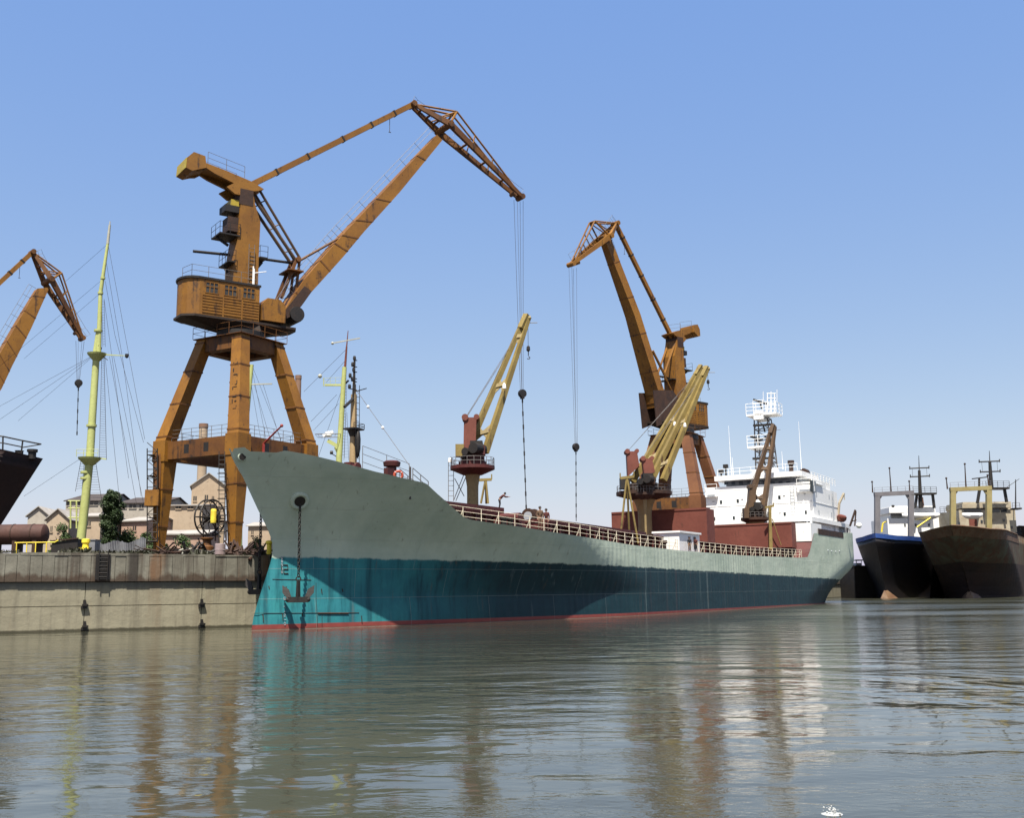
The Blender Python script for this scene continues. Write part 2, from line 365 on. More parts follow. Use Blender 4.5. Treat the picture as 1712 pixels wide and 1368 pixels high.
vs = S.view_settings; vs.view_transform = 'Standard'; vs.look = 'None'; vs.exposure = 1.2; vs.gamma = 1; vs.use_curve_mapping = False
# ------------------------------------------------------------------ water and ground
wm = MB().add([(-900,-60,0),(1400,-60,0),(1400,3000,0),(-900,3000,0)], [(0,1,2,3)]).build('water', M['water'], rec=False)
tag(wm, kind='structure')
Q0, Q1 = G(0, 1060), G(417, 1048.5)
qd = (Q1-Q0).normalized(); QL = Q0-qd*45; QR = Q1+qd*1.2
QS = V((-16.0, 78, 0)); ad = V((.486, .874, 0)).normalized(); QF = QS+ad*330
QT = 4.6
inn = .9   # the land sheet starts behind the wall face
gp = [QL+V((0,inn,0)), QR+V((-.9,inn,0)), QS+V((-.95,0,0)), QF+V((-.95,0,0)), V((900,2600,0)), V((-1500,2600,0)), V((-1500,30,0))]
gm = MB().prismz([(p.x, p.y) for p in gp], -1.5, QT-.12).build('ground', M['apron']); tag(gm, kind='structure')

# quay wall: two courses of big blocks, a projecting row of panels above, a coping
qf = Frame(QL, math.atan2(qd.y, qd.x)); qL = (QR-QL).length
thing('quay_wall', qf, 'long stained concrete quay wall left of the ship bow, panelled above and smooth below', 'wall')
def joint(px): return qf.y(px, 1040, 0).x
cuts = sorted([joint(140), joint(336)]); edges = [0, 18, cuts[0], cuts[1], qL]
mb = MB()
for a, b in zip(edges, edges[1:]):
    for z0, z1 in ((-1.5, 1.45), (1.49, 2.86)): mb.box(a+.02, b-.02, 0, 2, z0, z1)
mb.build('lower_wall', M['quay_low'], qf)
mb = MB(); x = 0
while x < qL-.3:
    wd = random.uniform(.62, .74); j = random.uniform(-.015, .015)
    mb.box(x+.012, min(x+wd, qL)-.012, -.18+j, 1.9, 2.9, 4.42); x += wd
mb.box(0, qL, -.1, 1.9, 2.92, 4.4)
mb.build('upper_panel', M['quay_up'], qf)
mb = MB()
x = 0
while x < qL-.2:
    wd = random.uniform(2.5, 4.5); mb.box(x, min(x+wd, qL)-.03, -.19+random.uniform(-.02,.02), 1.95, 4.425, 4.57+random.uniform(-.05,.03)); x += wd
mb.build('coping', M['quay_up'], qf)
for px, py in ((140, 1012), (140, 1048), (336, 1010), (336, 1044)):
    p = qf.y(px, py, 0); mb = MB()
    mb.box(p.x-.16, p.x+.16, -.16, 0.02, p.z-.22, p.z-.05); mb.box(p.x-.1, p.x+.22, -.22, 0.02, p.z-.05, p.z+.06); mb.box(p.x-.05, p.x+.1, -.12, .02, p.z+.06, p.z+.3)
    mb.build('bracket', M['black'], qf)
p = qf.y(172, 945, -.2); mb = MB()
mb.ladder((p.x, -.34, 2.95), (p.x, -.34, 4.7), .5, (1,0,0), .035, .2); mb.box(p.x-.42, p.x+.42, -.26, -.2, 3.0, 4.5)
mb.build('ladder', M['black'], qf)
qa = Frame(QS, math.atan2(ad.y, ad.x))
thing('quay_wall', qa, 'straight concrete quay wall running behind the green and grey ship, seen past its stern', 'wall')
MB().box(0, 330, 0, 2, -1.5, 2.8).build('lower_wall', M['quay_low'], qa)
MB().box(0, 330, -.15, 1.95, 2.804, QT).build('upper_panel', M['quay_up'], qa)
e = (QS-QR); qs = Frame(QR, math.atan2(e.y, e.x))
thing('quay_wall', qs, 'short return of the concrete quay wall hidden behind the bow', 'wall')
MB().box(.05, e.length-.05, 0, 2, -1.5, QT-.02).build('lower_wall', M['quay_low'], qs)

# ------------------------------------------------------------------ cargo ship
B0 = G(420, 1055); SYAW = math.radians(60)
sf = Frame(B0, SYAW)
thing('cargo_ship', sf, 'large cargo ship with grey and teal hull, yellow deck cranes and white superstructure', 'cargo ship')
HB = 9.0; SEND = 122.0
stem = []
for px, py in ((420,1055),(423.5,1034),(430,1010),(438,985),(447,958),(453,938),(456,925),(455,905),(447,884),(430,850),(407,800),(394,772),(387,757)):
    p = sf.y(px, py, 0); stem.append((p.z, p.x))
stem = [(-2, stem[0][1])]+stem
def lerp_list(L, t):
    if t <= L[0][0]: return L[0][1]
    for (a, b), (c, d) in zip(L, L[1:]):
        if t <= c: return b+(d-b)*(t-a)/max(1e-9, c-a)
    (a, b), (c, d) = L[-2:]
    return d+(d-b)*(t-c)/(c-a) if t < c+1 else d
def sstem(z): return lerp_list(stem, z)
def sm(a, b, t): t = max(0, min(1, (t-a)/(b-a))); return t*t*(3-2*t)
def half(s, z):
    v = max(0, min(1, (z-1.8)/(max(6.6, 10.2-.11*(s+5))-1.8))); v = v**1.15
    L = 37.5+(24-37.5)*v; p = 1.75+(2.7-1.75)*v
    u = max(0, min(1, (s-sstem(z))/L)); f = 1-(1-u)**p
    # rounded stem
    e = s-sstem(z); f *= min(1, (max(0, e)/.5)**.5*.9+.1) if e < .5 else 1
    va = sm(-.5, 6.5, z)
    s1 = 80+(104-80)*va; a = .86+(.42-.86)*va; q = 1.9+(2.6-1.9)*va
    t = max(0, min(1, (s-s1)/(SEND-s1)))
    return HB*f*(1-a*t**q)
def iter_edge(px, py, top=14.0, guess=8.0):
    y = guess
    for _ in range(40):
        p = sf.y(px, py, -y); y2 = half(p.x, p.z); y = y+(y2-y)*.35
    p = sf.y(px, py, -y); return p.x, p.z, y
edge_px = [(388,756),(397,750),(416,748),(419,755),(462,757),(465,752),(480,753.6),(493,756),(510,759.3),(527,763.5),(554,771),(582,779.5),(610,788),(638,795),(665,801.5),(687,806.5),(691,809),(701,824),(715,842),(724,853),(734,864),(746,868),(790,874),(840,880),(900,889),(960,897),(1048,911),(1138,921),(1240,929),(1335,933),(1350,932),(1354,922),(1358,905),(1361,892),(1385,891),(1425,893)]
deck = []
for px, py in edge_px:
    s, z, y = iter_edge(px, py, guess=1.0 if px < 420 else 5)
    if not deck or s > deck[-1][0]+.02: deck.append((s, z))
deck = [(sstem(deck[0][1])-.02, deck[0][1])]+[d for d in deck if d[0] > sstem(deck[0][1])+.05]
if __name__ == '__main__' and False: print(deck)
def zdeck(s): return lerp_list([(a, b) for a, b in deck], min(s, deck[-1][0]))
S0 = deck[0][0]
S_F = [s for s, z in deck if z > 0]
cols = set(round(d[0], 3) for d in deck)
s = S0
while s < SEND: cols.add(round(s, 3)); s += .35 if s < S0+30 else (1.0 if s < 60 else 2.0)
cols.add(SEND); cols = sorted(cols)
cc = [cols[0]]
for c in cols[1:]:
    if c-cc[-1] > .03: cc.append(c)
cols = cc
NR = 30
vs_, fs_ = [], []
for side in (-1, 1):
    base = len(vs_)
    for s in cols:
        zd = zdeck(s); q = (s-S0)/(SEND-S0)
        for k in range(NR+1):
            v = k/NR; z = -1.6+(zd+1.6)*v
            st = sstem(z); xx = s if s > 45 else None
            # columns slide forward/back to follow the stem line
            if s <= 45: u = (s-S0)/(45-S0); xx = st+(45-st)*u
            if s > 100:                      # counter stern
                send = SEND-10*(1-sm(-1.5, 5.5, z)); xx = 100+(s-100)*(send-100)/(SEND-100)
                hh = half(100+(s-100), z)
            else: hh = half(xx, z)
            vs_.append((xx, side*hh, z))
    n = NR+1
    for i in range(len(cols)-1):
        for k in range(NR):
            a = base+i*n+k; f = (a, a+n, a+n+1, a+1); fs_.append(f if side < 0 else tuple(reversed(f)))
n = NR+1; e0 = (len(cols)-1)*n; e1 = len(cols)*n+e0
for k in range(NR): fs_.append((e0+k, e1+k, e1+k+1, e0+k+1))
mb = MB(); mb.v = [V(p) for p in vs_]; mb.f = fs_
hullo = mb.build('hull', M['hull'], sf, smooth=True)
# decks close the hull a little below the bulwark top
mb = MB(); prev = None
for s in cols:
    zz = zdeck(s); 
    low = zz-(1.0 if (s < 22 or s > 108) else .12)
    h = max(.02, half(max(s, sstem(low)), low)-.03); xx = max(s, sstem(low)+.05)
    cur = [(xx, -h, low), (xx, h, low)]
    if prev and xx > prev[0][0]+1e-3: mb.add([prev[0], cur[0], cur[1], prev[1]], [(0,1,2,3)])
    prev = cur
mb.build('deck', M['hatch_red'], sf)

def nearpt(px, py):                     # point on the near deck edge
    s, z, y = iter_edge(px, py); return V((s, -y, z))
# bulwark capping along the forecastle
pts = [V((s, -half(max(s, sstem(zdeck(s))), zdeck(s)), zdeck(s)+.03)) for s in cols if s < 24 and s > S0+.3]

# side railing of the main deck
sA = iter_edge(724, 853)[0]; sB = iter_edge(1342, 933)[0]; sH0 = iter_edge(1136, 921)[0]; sH1 = iter_edge(1169, 924)[0]
def edgeline(a, b, off=.12):
    ss = [a]+[c for c in cols if a+.3 < c < b-.3]+[b]
    return [V((s, -(half(s, zdeck(s))-off), zdeck(s))) for s in ss]
def resample(pts, gap):
    out = [pts[0]]; acc = 0
    for a, b in zip(pts, pts[1:]):
        L = (b-a).length; t = gap-acc
        while t <= L: out.append(a.lerp(b, t/L)); t += gap
        acc = (acc+L) % gap
    return out+[pts[-1]]
for a, b in ((sA+1.2, sH0-.1), (sH1+.1, sB)):
    pts = resample(edgeline(a, b), 1.55); mb = MB(); k = 0
    for h in (.33, .64, .95): mb.path([p+V((0,0,h)) for p in pts], .016, 5)
    for p in pts:
        mb.tube(p, p+V((0,0,.97)), .026, n=5); k += 1
        if k % 2 == 0: mb.tube(p+V((0,.35,0)), p+V((0,0,.75)), .03, n=5)
    mb.build('railing', M['cream_rail'], sf)
# forecastle rails, thin, and the slanted ladder at its break
pts = [V((s, 4.0-0*s, zdeck(s)+.0)) for s in (14, 17, 20, 22.5)]
zf = zdeck(sf.y(680, 805, -6).x)
def cl(px, py, y=0): return sf.y(px, py, y)
a = cl(606, 778, -3); b = cl(684, 806, -3)
MB().rail([a-V((0,0,.3)), b-V((0,0,.3))], 1.5, 3, 2.2, .022).build('railing', M['steel_rail'], sf)
a = cl(690, 812, -5); b = cl(716, 834, -5)
mb = MB(); mb.rail([a, b], 1.1, 3, 1.2, .03); mb.rail([a+V((0,1,0)), b+V((0,1,0))], 1.1, 2, 1.2, .03)
for i in range(9): p = a.lerp(b, i/8); mb.box(p.x-.12, p.x+.12, p.y, p.y+1, p.z-.03, p.z)
mb.build('stair', M['steel_rail'], sf)

# hawse pipe, anchor chain, anchor (near side)
def hullpt(px, py):
    s, z, y = iter_edge(px, py, guess=3); return V((s, -y, z))
hp = hullpt(501, 838)
nrm = (V((half(hp.x-.4, hp.z)-half(hp.x+.4, hp.z), -.8, 0))); nrm = V((-(half(hp.x+.4, hp.z)-half(hp.x-.4, hp.z))/.8, -1, -(half(hp.x, hp.z+.4)-half(hp.x, hp.z-.4))/.8)).normalized()
t1 = nrm.cross(V((0,0,1))).normalized(); t2 = t1.cross(nrm).normalized()
mb = MB(); mb.torus(hp+nrm*.0, .44, .14, t1, t2, 24, 8); mb.build('hawse_pipe', M['hull'], sf, smooth=True)
mb = MB(); mb.add([hp+nrm*.06+(t1*math.cos(q)+t2*math.sin(q))*.36 for q in [2*math.pi*i/16 for i in range(16)]], [tuple(range(16))]); mb.build('hawse_opening', M['black'], sf)
fair = hullpt(405, 764) 
mb = MB(); n2 = V((-.5,-.85,-.15)).normalized(); u1 = n2.cross(V((0,0,1))).normalized(); u2 = u1.cross(n2)
mb.torus(fair+n2*.0, .2, .06, u1, u2, 18, 6); mb.build('fairlead', M['hull'], sf, smooth=True)
mb = MB(); mb.add([fair+n2*.07+(u1*math.cos(q)+u2*math.sin(q))*.2 for q in [2*math.pi*i/14 for i in range(14)]], [tuple(range(14))]); mb.build('fairlead_opening', M['black'], sf)
def chain(top, bot, name='anchor_chain'):
    mb = MB(); n = int((top-bot).length/.2)
    for i in range(n):
        p = top.lerp(bot, (i+.5)/n); ax = (1,0,0) if i % 2 else (0,1,0); a = V(ax)
        q = [p+a*.065+V((0,0,.06)), p+a*.065-V((0,0,.06)), p-V((0,0,.135)), p-a*.065-V((0,0,.06)), p-a*.065+V((0,0,.06)), p+V((0,0,.135)), p+a*.065+V((0,0,.06))]
        mb.path(q, .034, 5)
    return mb.build(name, M['black'], sf)
def anchor(c, d=V((1,0,0)), k=1.0):
    c = V(c); mb = MB(); d = V(d).normalized(); o = d.cross(V((0,0,1)))
    mb.beam(c+V((0,0,1.15*k)), c, .14*k, .18*k, .2*k, .24*k, up=(1,0,0)); mb.torus(c+V((0,0,1.25*k)), .14*k, .04*k, d, (0,0,1), 14, 6)
    mb.beam(c-d*.62*k, c+d*.62*k, .34*k, .26*k, up=o); mb.ball(c-d*.6*k, .16*k); mb.ball(c+d*.6*k, .16*k)
    for sg in (-1, 1):
        p0 = c+d*sg*.45*k; p1 = c+d*sg*.95*k+V((0,0,.85*k))-o*.25*k
        mb.beam(p0, p0.lerp(p1, .6), .2*k, .16*k, .42*k, .1*k, up=o); mb.beam(p0.lerp(p1, .6), p1, .42*k, .1*k, .04*k, .05*k, up=o)
    return mb.build('anchor', M['black'], sf)
ct = hp+nrm*.12-V((0,0,.12))
ab = cl(508, 1003, ct.y); ab = V((ct.x, ct.y, ab.z))
chain(ct, ab+V((0,0,1.3))); d = sf.Mi @ V((1,.15,0)); anchor(ab, d, .95)
# far-side anchor hanging past the stem
fc = sf.at(436, 873, 66.5); fb = sf.at(433, 990, 66.5); fb = V((fc.x, fc.y, fb.z))
chain(fc+V((0,0,2.2)), fb+V((0,0,1.3))); anchor(fb, sf.Mi @ V((1,-.1,0)), .95)
# welded marks of the lower bow, draught figures
def onhull(mb_pts, off=.03): return [V((s, -half(s, z)-off, z)) for s, z in mb_pts]
mb = MB()
def strip(px0, py0, px1, py1, r):
    a = hullpt(px0, py0); b = hullpt(px1, py1); n = 8; pts = []
    for i in range(n+1):
        q = a.lerp(b, i/n); pts.append(V((q.x, -half(q.x, q.z)-.02, q.z)))
    MB().path(pts, r, 5).build('weld_mark', M['brown_dark'], sf)
strip(531, 1026, 582, 1026, .055); strip(424, 1026, 600, 1025, .014); strip(455, 969, 520, 970, .014); strip(528, 975, 530, 1048, .012); strip(538, 1030, 538, 1048, .012)
for px, py in ((439,1028),(472,1026),(505,1026),(604,1030),(478,981),(449,980),(537,985),(572,985)): strip(px, py, px+1, py+random.choice((5, 8, 12)), .03)
mb = MB()
SEG = {'0':'abcdef','1':'bc','2':'abged','3':'abgcd','4':'fgbc','5':'afgcd','6':'afgedc','7':'abc','8':'abcdefg','9':'abcdfg'}
def digit(ch, s, z, hgt, r):
    wd = hgt*.5; C = {'tl':(s, z+hgt), 'tr':(s+wd, z+hgt), 'ml':(s, z+hgt/2), 'mr':(s+wd, z+hgt/2), 'bl':(s, z), 'br':(s+wd, z)}
    sg = {'a':('tl','tr'),'b':('tr','mr'),'c':('mr','br'),'d':('bl','br'),'e':('ml','bl'),'f':('tl','ml'),'g':('ml','mr')}
    for q in SEG[ch]: mb.path(onhull([C[sg[q][0]], C[sg[q][1]]]), r, 4)
p = hullpt(463, 955)
digit('1', p.x, p.z-.15, .5, .03); mb.build('draught_figure', M['black'], sf); mb = MB(); digit('2', p.x+.36, p.z-.15, .5, .03)
mb.build('draught_figure', M['black'], sf)
mb = MB(); k = 0
for py in range(988, 1046, 7):
    p = hullpt(474+(py-988)*.01, py); ch = str((8-k//2*2) % 10); 
    mb = MB()
    if k % 2 == 0: digit(ch, p.x, p.z-.06, .15, .012)
    else: mb.path(onhull([(p.x, p.z), (p.x+.12, p.z)]), .012, 4)
    mb.build('draught_figure', M['white_grey'], sf)
    k += 1
for py in range(935, 960, 6): mb = MB(); p = hullpt(470, py); digit('8', p.x, p.z, .13, .012); mb.build('draught_figure', M['white_grey'], sf)

# forecastle deck gear: ventilator, life ring, winch, tan foremast with ladder
def lathe_part(name, prof, c, mat, n=18): return MB().lathe(prof, c, n).build(name, mat, sf, smooth=True)
v0 = cl(655, 800, -3.5); z1 = cl(655, 772, -3.5).z
lathe_part('ventilator', [(.3, -1), (.3, z1-v0.z-.35), (.52, z1-v0.z-.3), (.56, z1-v0.z-.05), (.4, z1-v0.z+.05), (.05, z1-v0.z+.08)], v0, M['hatch_red'])
mb = MB(); p = cl(649, 792, -3.8); mb.box(p.x-.2, p.x+.5, p.y-.1, p.y+.2, p.z-1.2, p.z+.35); mb.build('equipment_box', M['hatch_red'], sf)
p = cl(582, 776, -2.5); mb = MB(); mb.lathe([(.16,-.7),(.16,.7)], p+V((0,0,-.25)), 14, 'y'); mb.lathe([(.3,-.8),(.3,-.7)], p+V((0,0,-.25)), 14, 'y'); mb.box(p.x-.5, p.x+.5, p.y-.8, p.y+.8, p.z-1.6, p.z-.45); mb.box(p.x-.15, p.x+.25, p.y-.3, p.y+.2, p.z-.6, p.z+.1)
mb.build('winch', M['hatch_red'], sf)
p0 = cl(590, 778, 0); p1 = cl(592, 640, 0); dx = p1.x-p0.x
mb = MB(); mb.tube((p0.x, 0, p0.z-1.5), (p1.x, 0, cl(592, 660).z), .27, .2, 12); mb.tube((p1.x, 0, cl(592, 660).z), (p1.x, 0, cl(594, 598).z), .12, .05, 8)
fm = mb.build('foremast', M['mast_tan'], sf, smooth=True)
mb = MB(); mb.ladder((p0.x-.1, -.45, p0.z), (p1.x-.1, -.38, cl(592, 645).z), .4, (1,0,0), .022, .4); mb.build('ladder', M['black'], sf, fm)
mb = MB(); q = cl(590, 718)
mb.box(p1.x-.6, p1.x+.5, -.5, .4, q.z-.05, q.z+.05); mb.tube((p1.x,0,q.z), (p1.x,0,q.z-.6), .42, .2, 10); mb.rail([(p1.x-.6, -.5, q.z), (p1.x+.5, -.5, q.z), (p1.x+.5, .4, q.z)], .35, 2, .5, .025)
q = cl(590, 605)
for k, (dz, l) in enumerate(((.1,.12),(-.35,.3),(-.7,.18),(-1.15,.55),(-1.35,.3),(-1.9,.6))):
    mb.tube((p1.x-l-.1, -.1, q.z+dz), (p1.x+.15, -.1, q.z+dz+.03), .035); mb.lathe([(.09,-.14),(.11,0),(.08,.14)], (p1.x-l, -.1, q.z+dz+.14), 8)
mb.tube((p1.x-.1, -.12, q.z+.2), (p1.x-.2, -.12, q.z-2.6), .06); mb.tube((p1.x-.2, -.12, q.z-2.5), (p1.x-1.1, -.1, q.z-3.2), .1); mb.tube((p1.x, -.1, q.z-2.0), (p1.x+1.2, -.1, q.z-1.6), .035)
mb.build('mast_light', M['black'], sf, fm)
q = cl(598, 742, -.4); mb = MB(); mb.lathe([(.02,-.95),(.12,-.8),(.19,-.35),(.2,.3),(.15,.75),(.04,.95)], (q.x, q.y, q.z), 10); mb.build('rolled_black_flag', M['black'], sf, fm, smooth=True)
# forestay from the mast to a post on the forecastle, with white insulators
a = V((p1.x+.1, 0, cl(597, 650).z)); b = cl(686, 781, -5.5)
mb = MB(); mb.tube(a, b, .02, n=4); mb.tube(b, b-V((0,0,2.0)), .06, n=6); mb.build('stay_wire', M['rope'], sf, fm)
for t in (.25, .52): MB().ball(a.lerp(b, t), .1).build('insulator', M['white'], sf, fm)

# hatches
def boxpx(name, x0, x1, ytop, ybot, y0, y1, mat, zlow=None):
    a = cl(x0, ytop, y0); b = cl(x1, ytop, y0); zt = (a.z+cl((x0+x1)/2, ytop, y0).z)/2
    zl = zlow if zlow is not None else cl((x0+x1)/2, ybot, y0).z
    return a.x, b.x, zl, zt
# hatch 1
HY = 5.0
a = cl(712, 833, -HY); b = cl(838, 850, -HY); zt = cl(772, 841.5, -HY).z; xf = max(a.x-1.5, 10.2); zb1 = zdeck(b.x)-.1
while half(xf, zb1) < HY+.25: xf += .1
h1 = MB().box(xf, b.x, -HY, HY, zb1, zt-.45).build('hatch_coaming', M['hatch_red'], sf)
mb = MB(); L = b.x-xf; x = xf+.3
while x < b.x-.3:
    mb.box(x-.07, x+.07, -HY-.2, -HY-.003, zb1+.1, zt-.5); x += 1.3
mb.box(xf, b.x, -HY-.25, -HY-.002, zt-.62, zt-.5); mb.build('coaming_stay', M['hatch_red'], sf, h1)
mb = MB(); n = 5
for i in range(n):
    x0 = xf-.1+(L+.2)*i/n; mb.box(x0+.04, x0+(L+.2)/n-.04, -HY-.2, HY+.2, zt-.44, zt+random.uniform(-.03,.03))
mb.build('hatch_cover', M['hatch_red'], sf)
H1B = b.x
# hatch 2, long, runs to the superstructure
a = cl(910, 868, -6); zA = a.z; b = cl(1060, 884, -6); c2 = cl(1340, 920, -6)
xe = 87.0; zt2 = lambda x: zA+(b.z-zA)*(x-a.x)/(b.x-a.x) if x < b.x else b.z
def slab(name, x0, x1, za, zb, h, y0, y1, mat, par=None):
    return MB().hexa([(x0,y0,za-h),(x1,y0,zb-h),(x1,y1,zb-h),(x0,y1,za-h)], [(x0,y0,za),(x1,y0,zb),(x1,y1,zb),(x0,y1,za)]).build(name, mat, sf, par)
zc = zdeck(b.x)+1.25; zA = max(zA, zc)
h2 = slab('hatch_coaming', a.x, 88, zA-.25, zc-.2, 2.6, -6, 6, M['hatch_red'])
mb = MB(); x = a.x+.4
while x < 88: zz = zA+(zc-zA)*(x-a.x)/(88-a.x); mb.box(x-.07, x+.07, -6.35, -6.003, zz-2, zz-.3); x += 1.5
mb.beam((a.x,-6.2,zA-.34), (88,-6.2,zc-.29), .38, .12)
mb.build('coaming_stay', M['hatch_red'], sf, h2)
slab('hatch_cover', a.x-.05, b.x+2, zA, zA+(zc-zA)*.4, .22, -6.3, 6.3, M['hatch_red'])
H2A = a.x
# upright folded hatch covers
def upright(s, pxl, pxr, ytop, zlow, th, name='folded_hatch_cover'):
    p = sf.x(pxl, ytop, s); q = sf.x(pxr, ytop, s); z = (p.z+q.z)/2; y0, y1 = sorted((p.y, q.y))
    mb = MB(); mb.box(s, s+th*.46, y0, y1, zlow, z); mb.box(s+th*.54, s+th, y0+.05, y1-.05, zlow, z-.08)
    o = mb.build(name, M['hatch_brown'], sf)
    mb = MB()
    for i in range(7): yy = y0+.6+(y1-y0-1.2)*i/6; mb.box(s+th*.46, s+th*.54, yy-.08, yy+.08, zlow+.2, z-.3)
    mb.box(s-.06, s-.003, y0+.02, y1-.02, z-.2, z-.04); mb.box(s-.05, s-.003, y0+.02, y1-.02, zlow+.05, zlow+.25)
    mb.build('cover_rib', M['hatch_brown'], sf, o); return o, y0, y1, z
zd2 = zdeck(60)
upright(59, 1022, 1181, 853, zd2+1.0, 2.4)
oC, yc0, yc1, zc1 = upright(85.0, 1183, 1323, 876, zdeck(86)+1.0, 2.0)

# white deck house at the rail
a = cl(1135, 888, -7.9); b = cl(1169, 890, -7.9); zlo = zdeck(a.x)-.1
mb = MB(); yb = -5.4
mb.box(a.x, b.x, -7.9, yb, zlo, a.z-.15); mb.box(a.x-.15, b.x+.15, -8.05, yb+.1, a.z-.15, a.z+.02)
dh = mb.build('deck_house', M['white'], sf)
for k in (.22, .66):
    xx = a.x+(b.x-a.x)*(.35+k*.6); MB().box(xx-.28, xx+.28, -7.93, -7.905, zlo+.45, zlo+(a.z-zlo)*.8).build('door', M['black'] if k > .5 else M['white_grey'], sf, dh)
# winch with a big reel between the hatches
p = cl(888, 864, -3.0); mb = MB()
mb.lathe([(.62,-.5),(.62,-.42),(.3,-.4),(.3,.4),(.62,.42),(.62,.5)], (p.x, p.y, p.z), 18, 'x'); 
mb.box(p.x-.7, p.x+1.0, p.y-.8, p.y+.8, p.z-2.0, p.z-.5); mb.box(p.x+.55, p.x+1.1, p.y-.4, p.y+.4, p.z-.6, p.z+.2)
wn = mb.build('mooring_winch', M['brown_dark'], sf, smooth=False)
mb = MB(); mb.lathe([(.36,-.56),(.36,-.505)], (p.x, p.y, p.z), 18, 'x'); mb.build('reel_face', M['white_grey'], sf, wn)
for dx in (2.6, 4.2):
    mb = MB(); xx = p.x+dx; mb.lathe([(.25,-1.5),(.25,.2),(.4,.25),(.4,.5),(.15,.6)], (xx, -4.6, zdeck(xx)+1.2), 12); mb.build('deck_ventilator', M['hatch_red'], sf, smooth=True)
p = cl(842, 872, -6.8)
mb = MB(); mb.lathe([(.2,-1),(.2,.1),(.32,.15),(.32,.3)], (p.x, p.y, p.z), 12); mb.lathe([(.2,-1),(.2,.1),(.32,.15),(.32,.3)], (p.x+.9, p.y, p.z), 12); mb.box(p.x-.4, p.x+1.3, p.y-.35, p.y+.35, p.z-1.2, p.z-.6); mb.build('bollard', M['black'], sf, smooth=True)
p = cl(866, 878, -6.6); mb = MB(); mb.box(p.x-.9, p.x+1.0, p.y, p.y+1.6, p.z-1.2, p.z+.45); mb.lathe([(.35,-.2),(.35,1.8)], (p.x, p.y, p.z+.5), 12, 'y'); mb.build('winch', M['hatch_red'], sf)

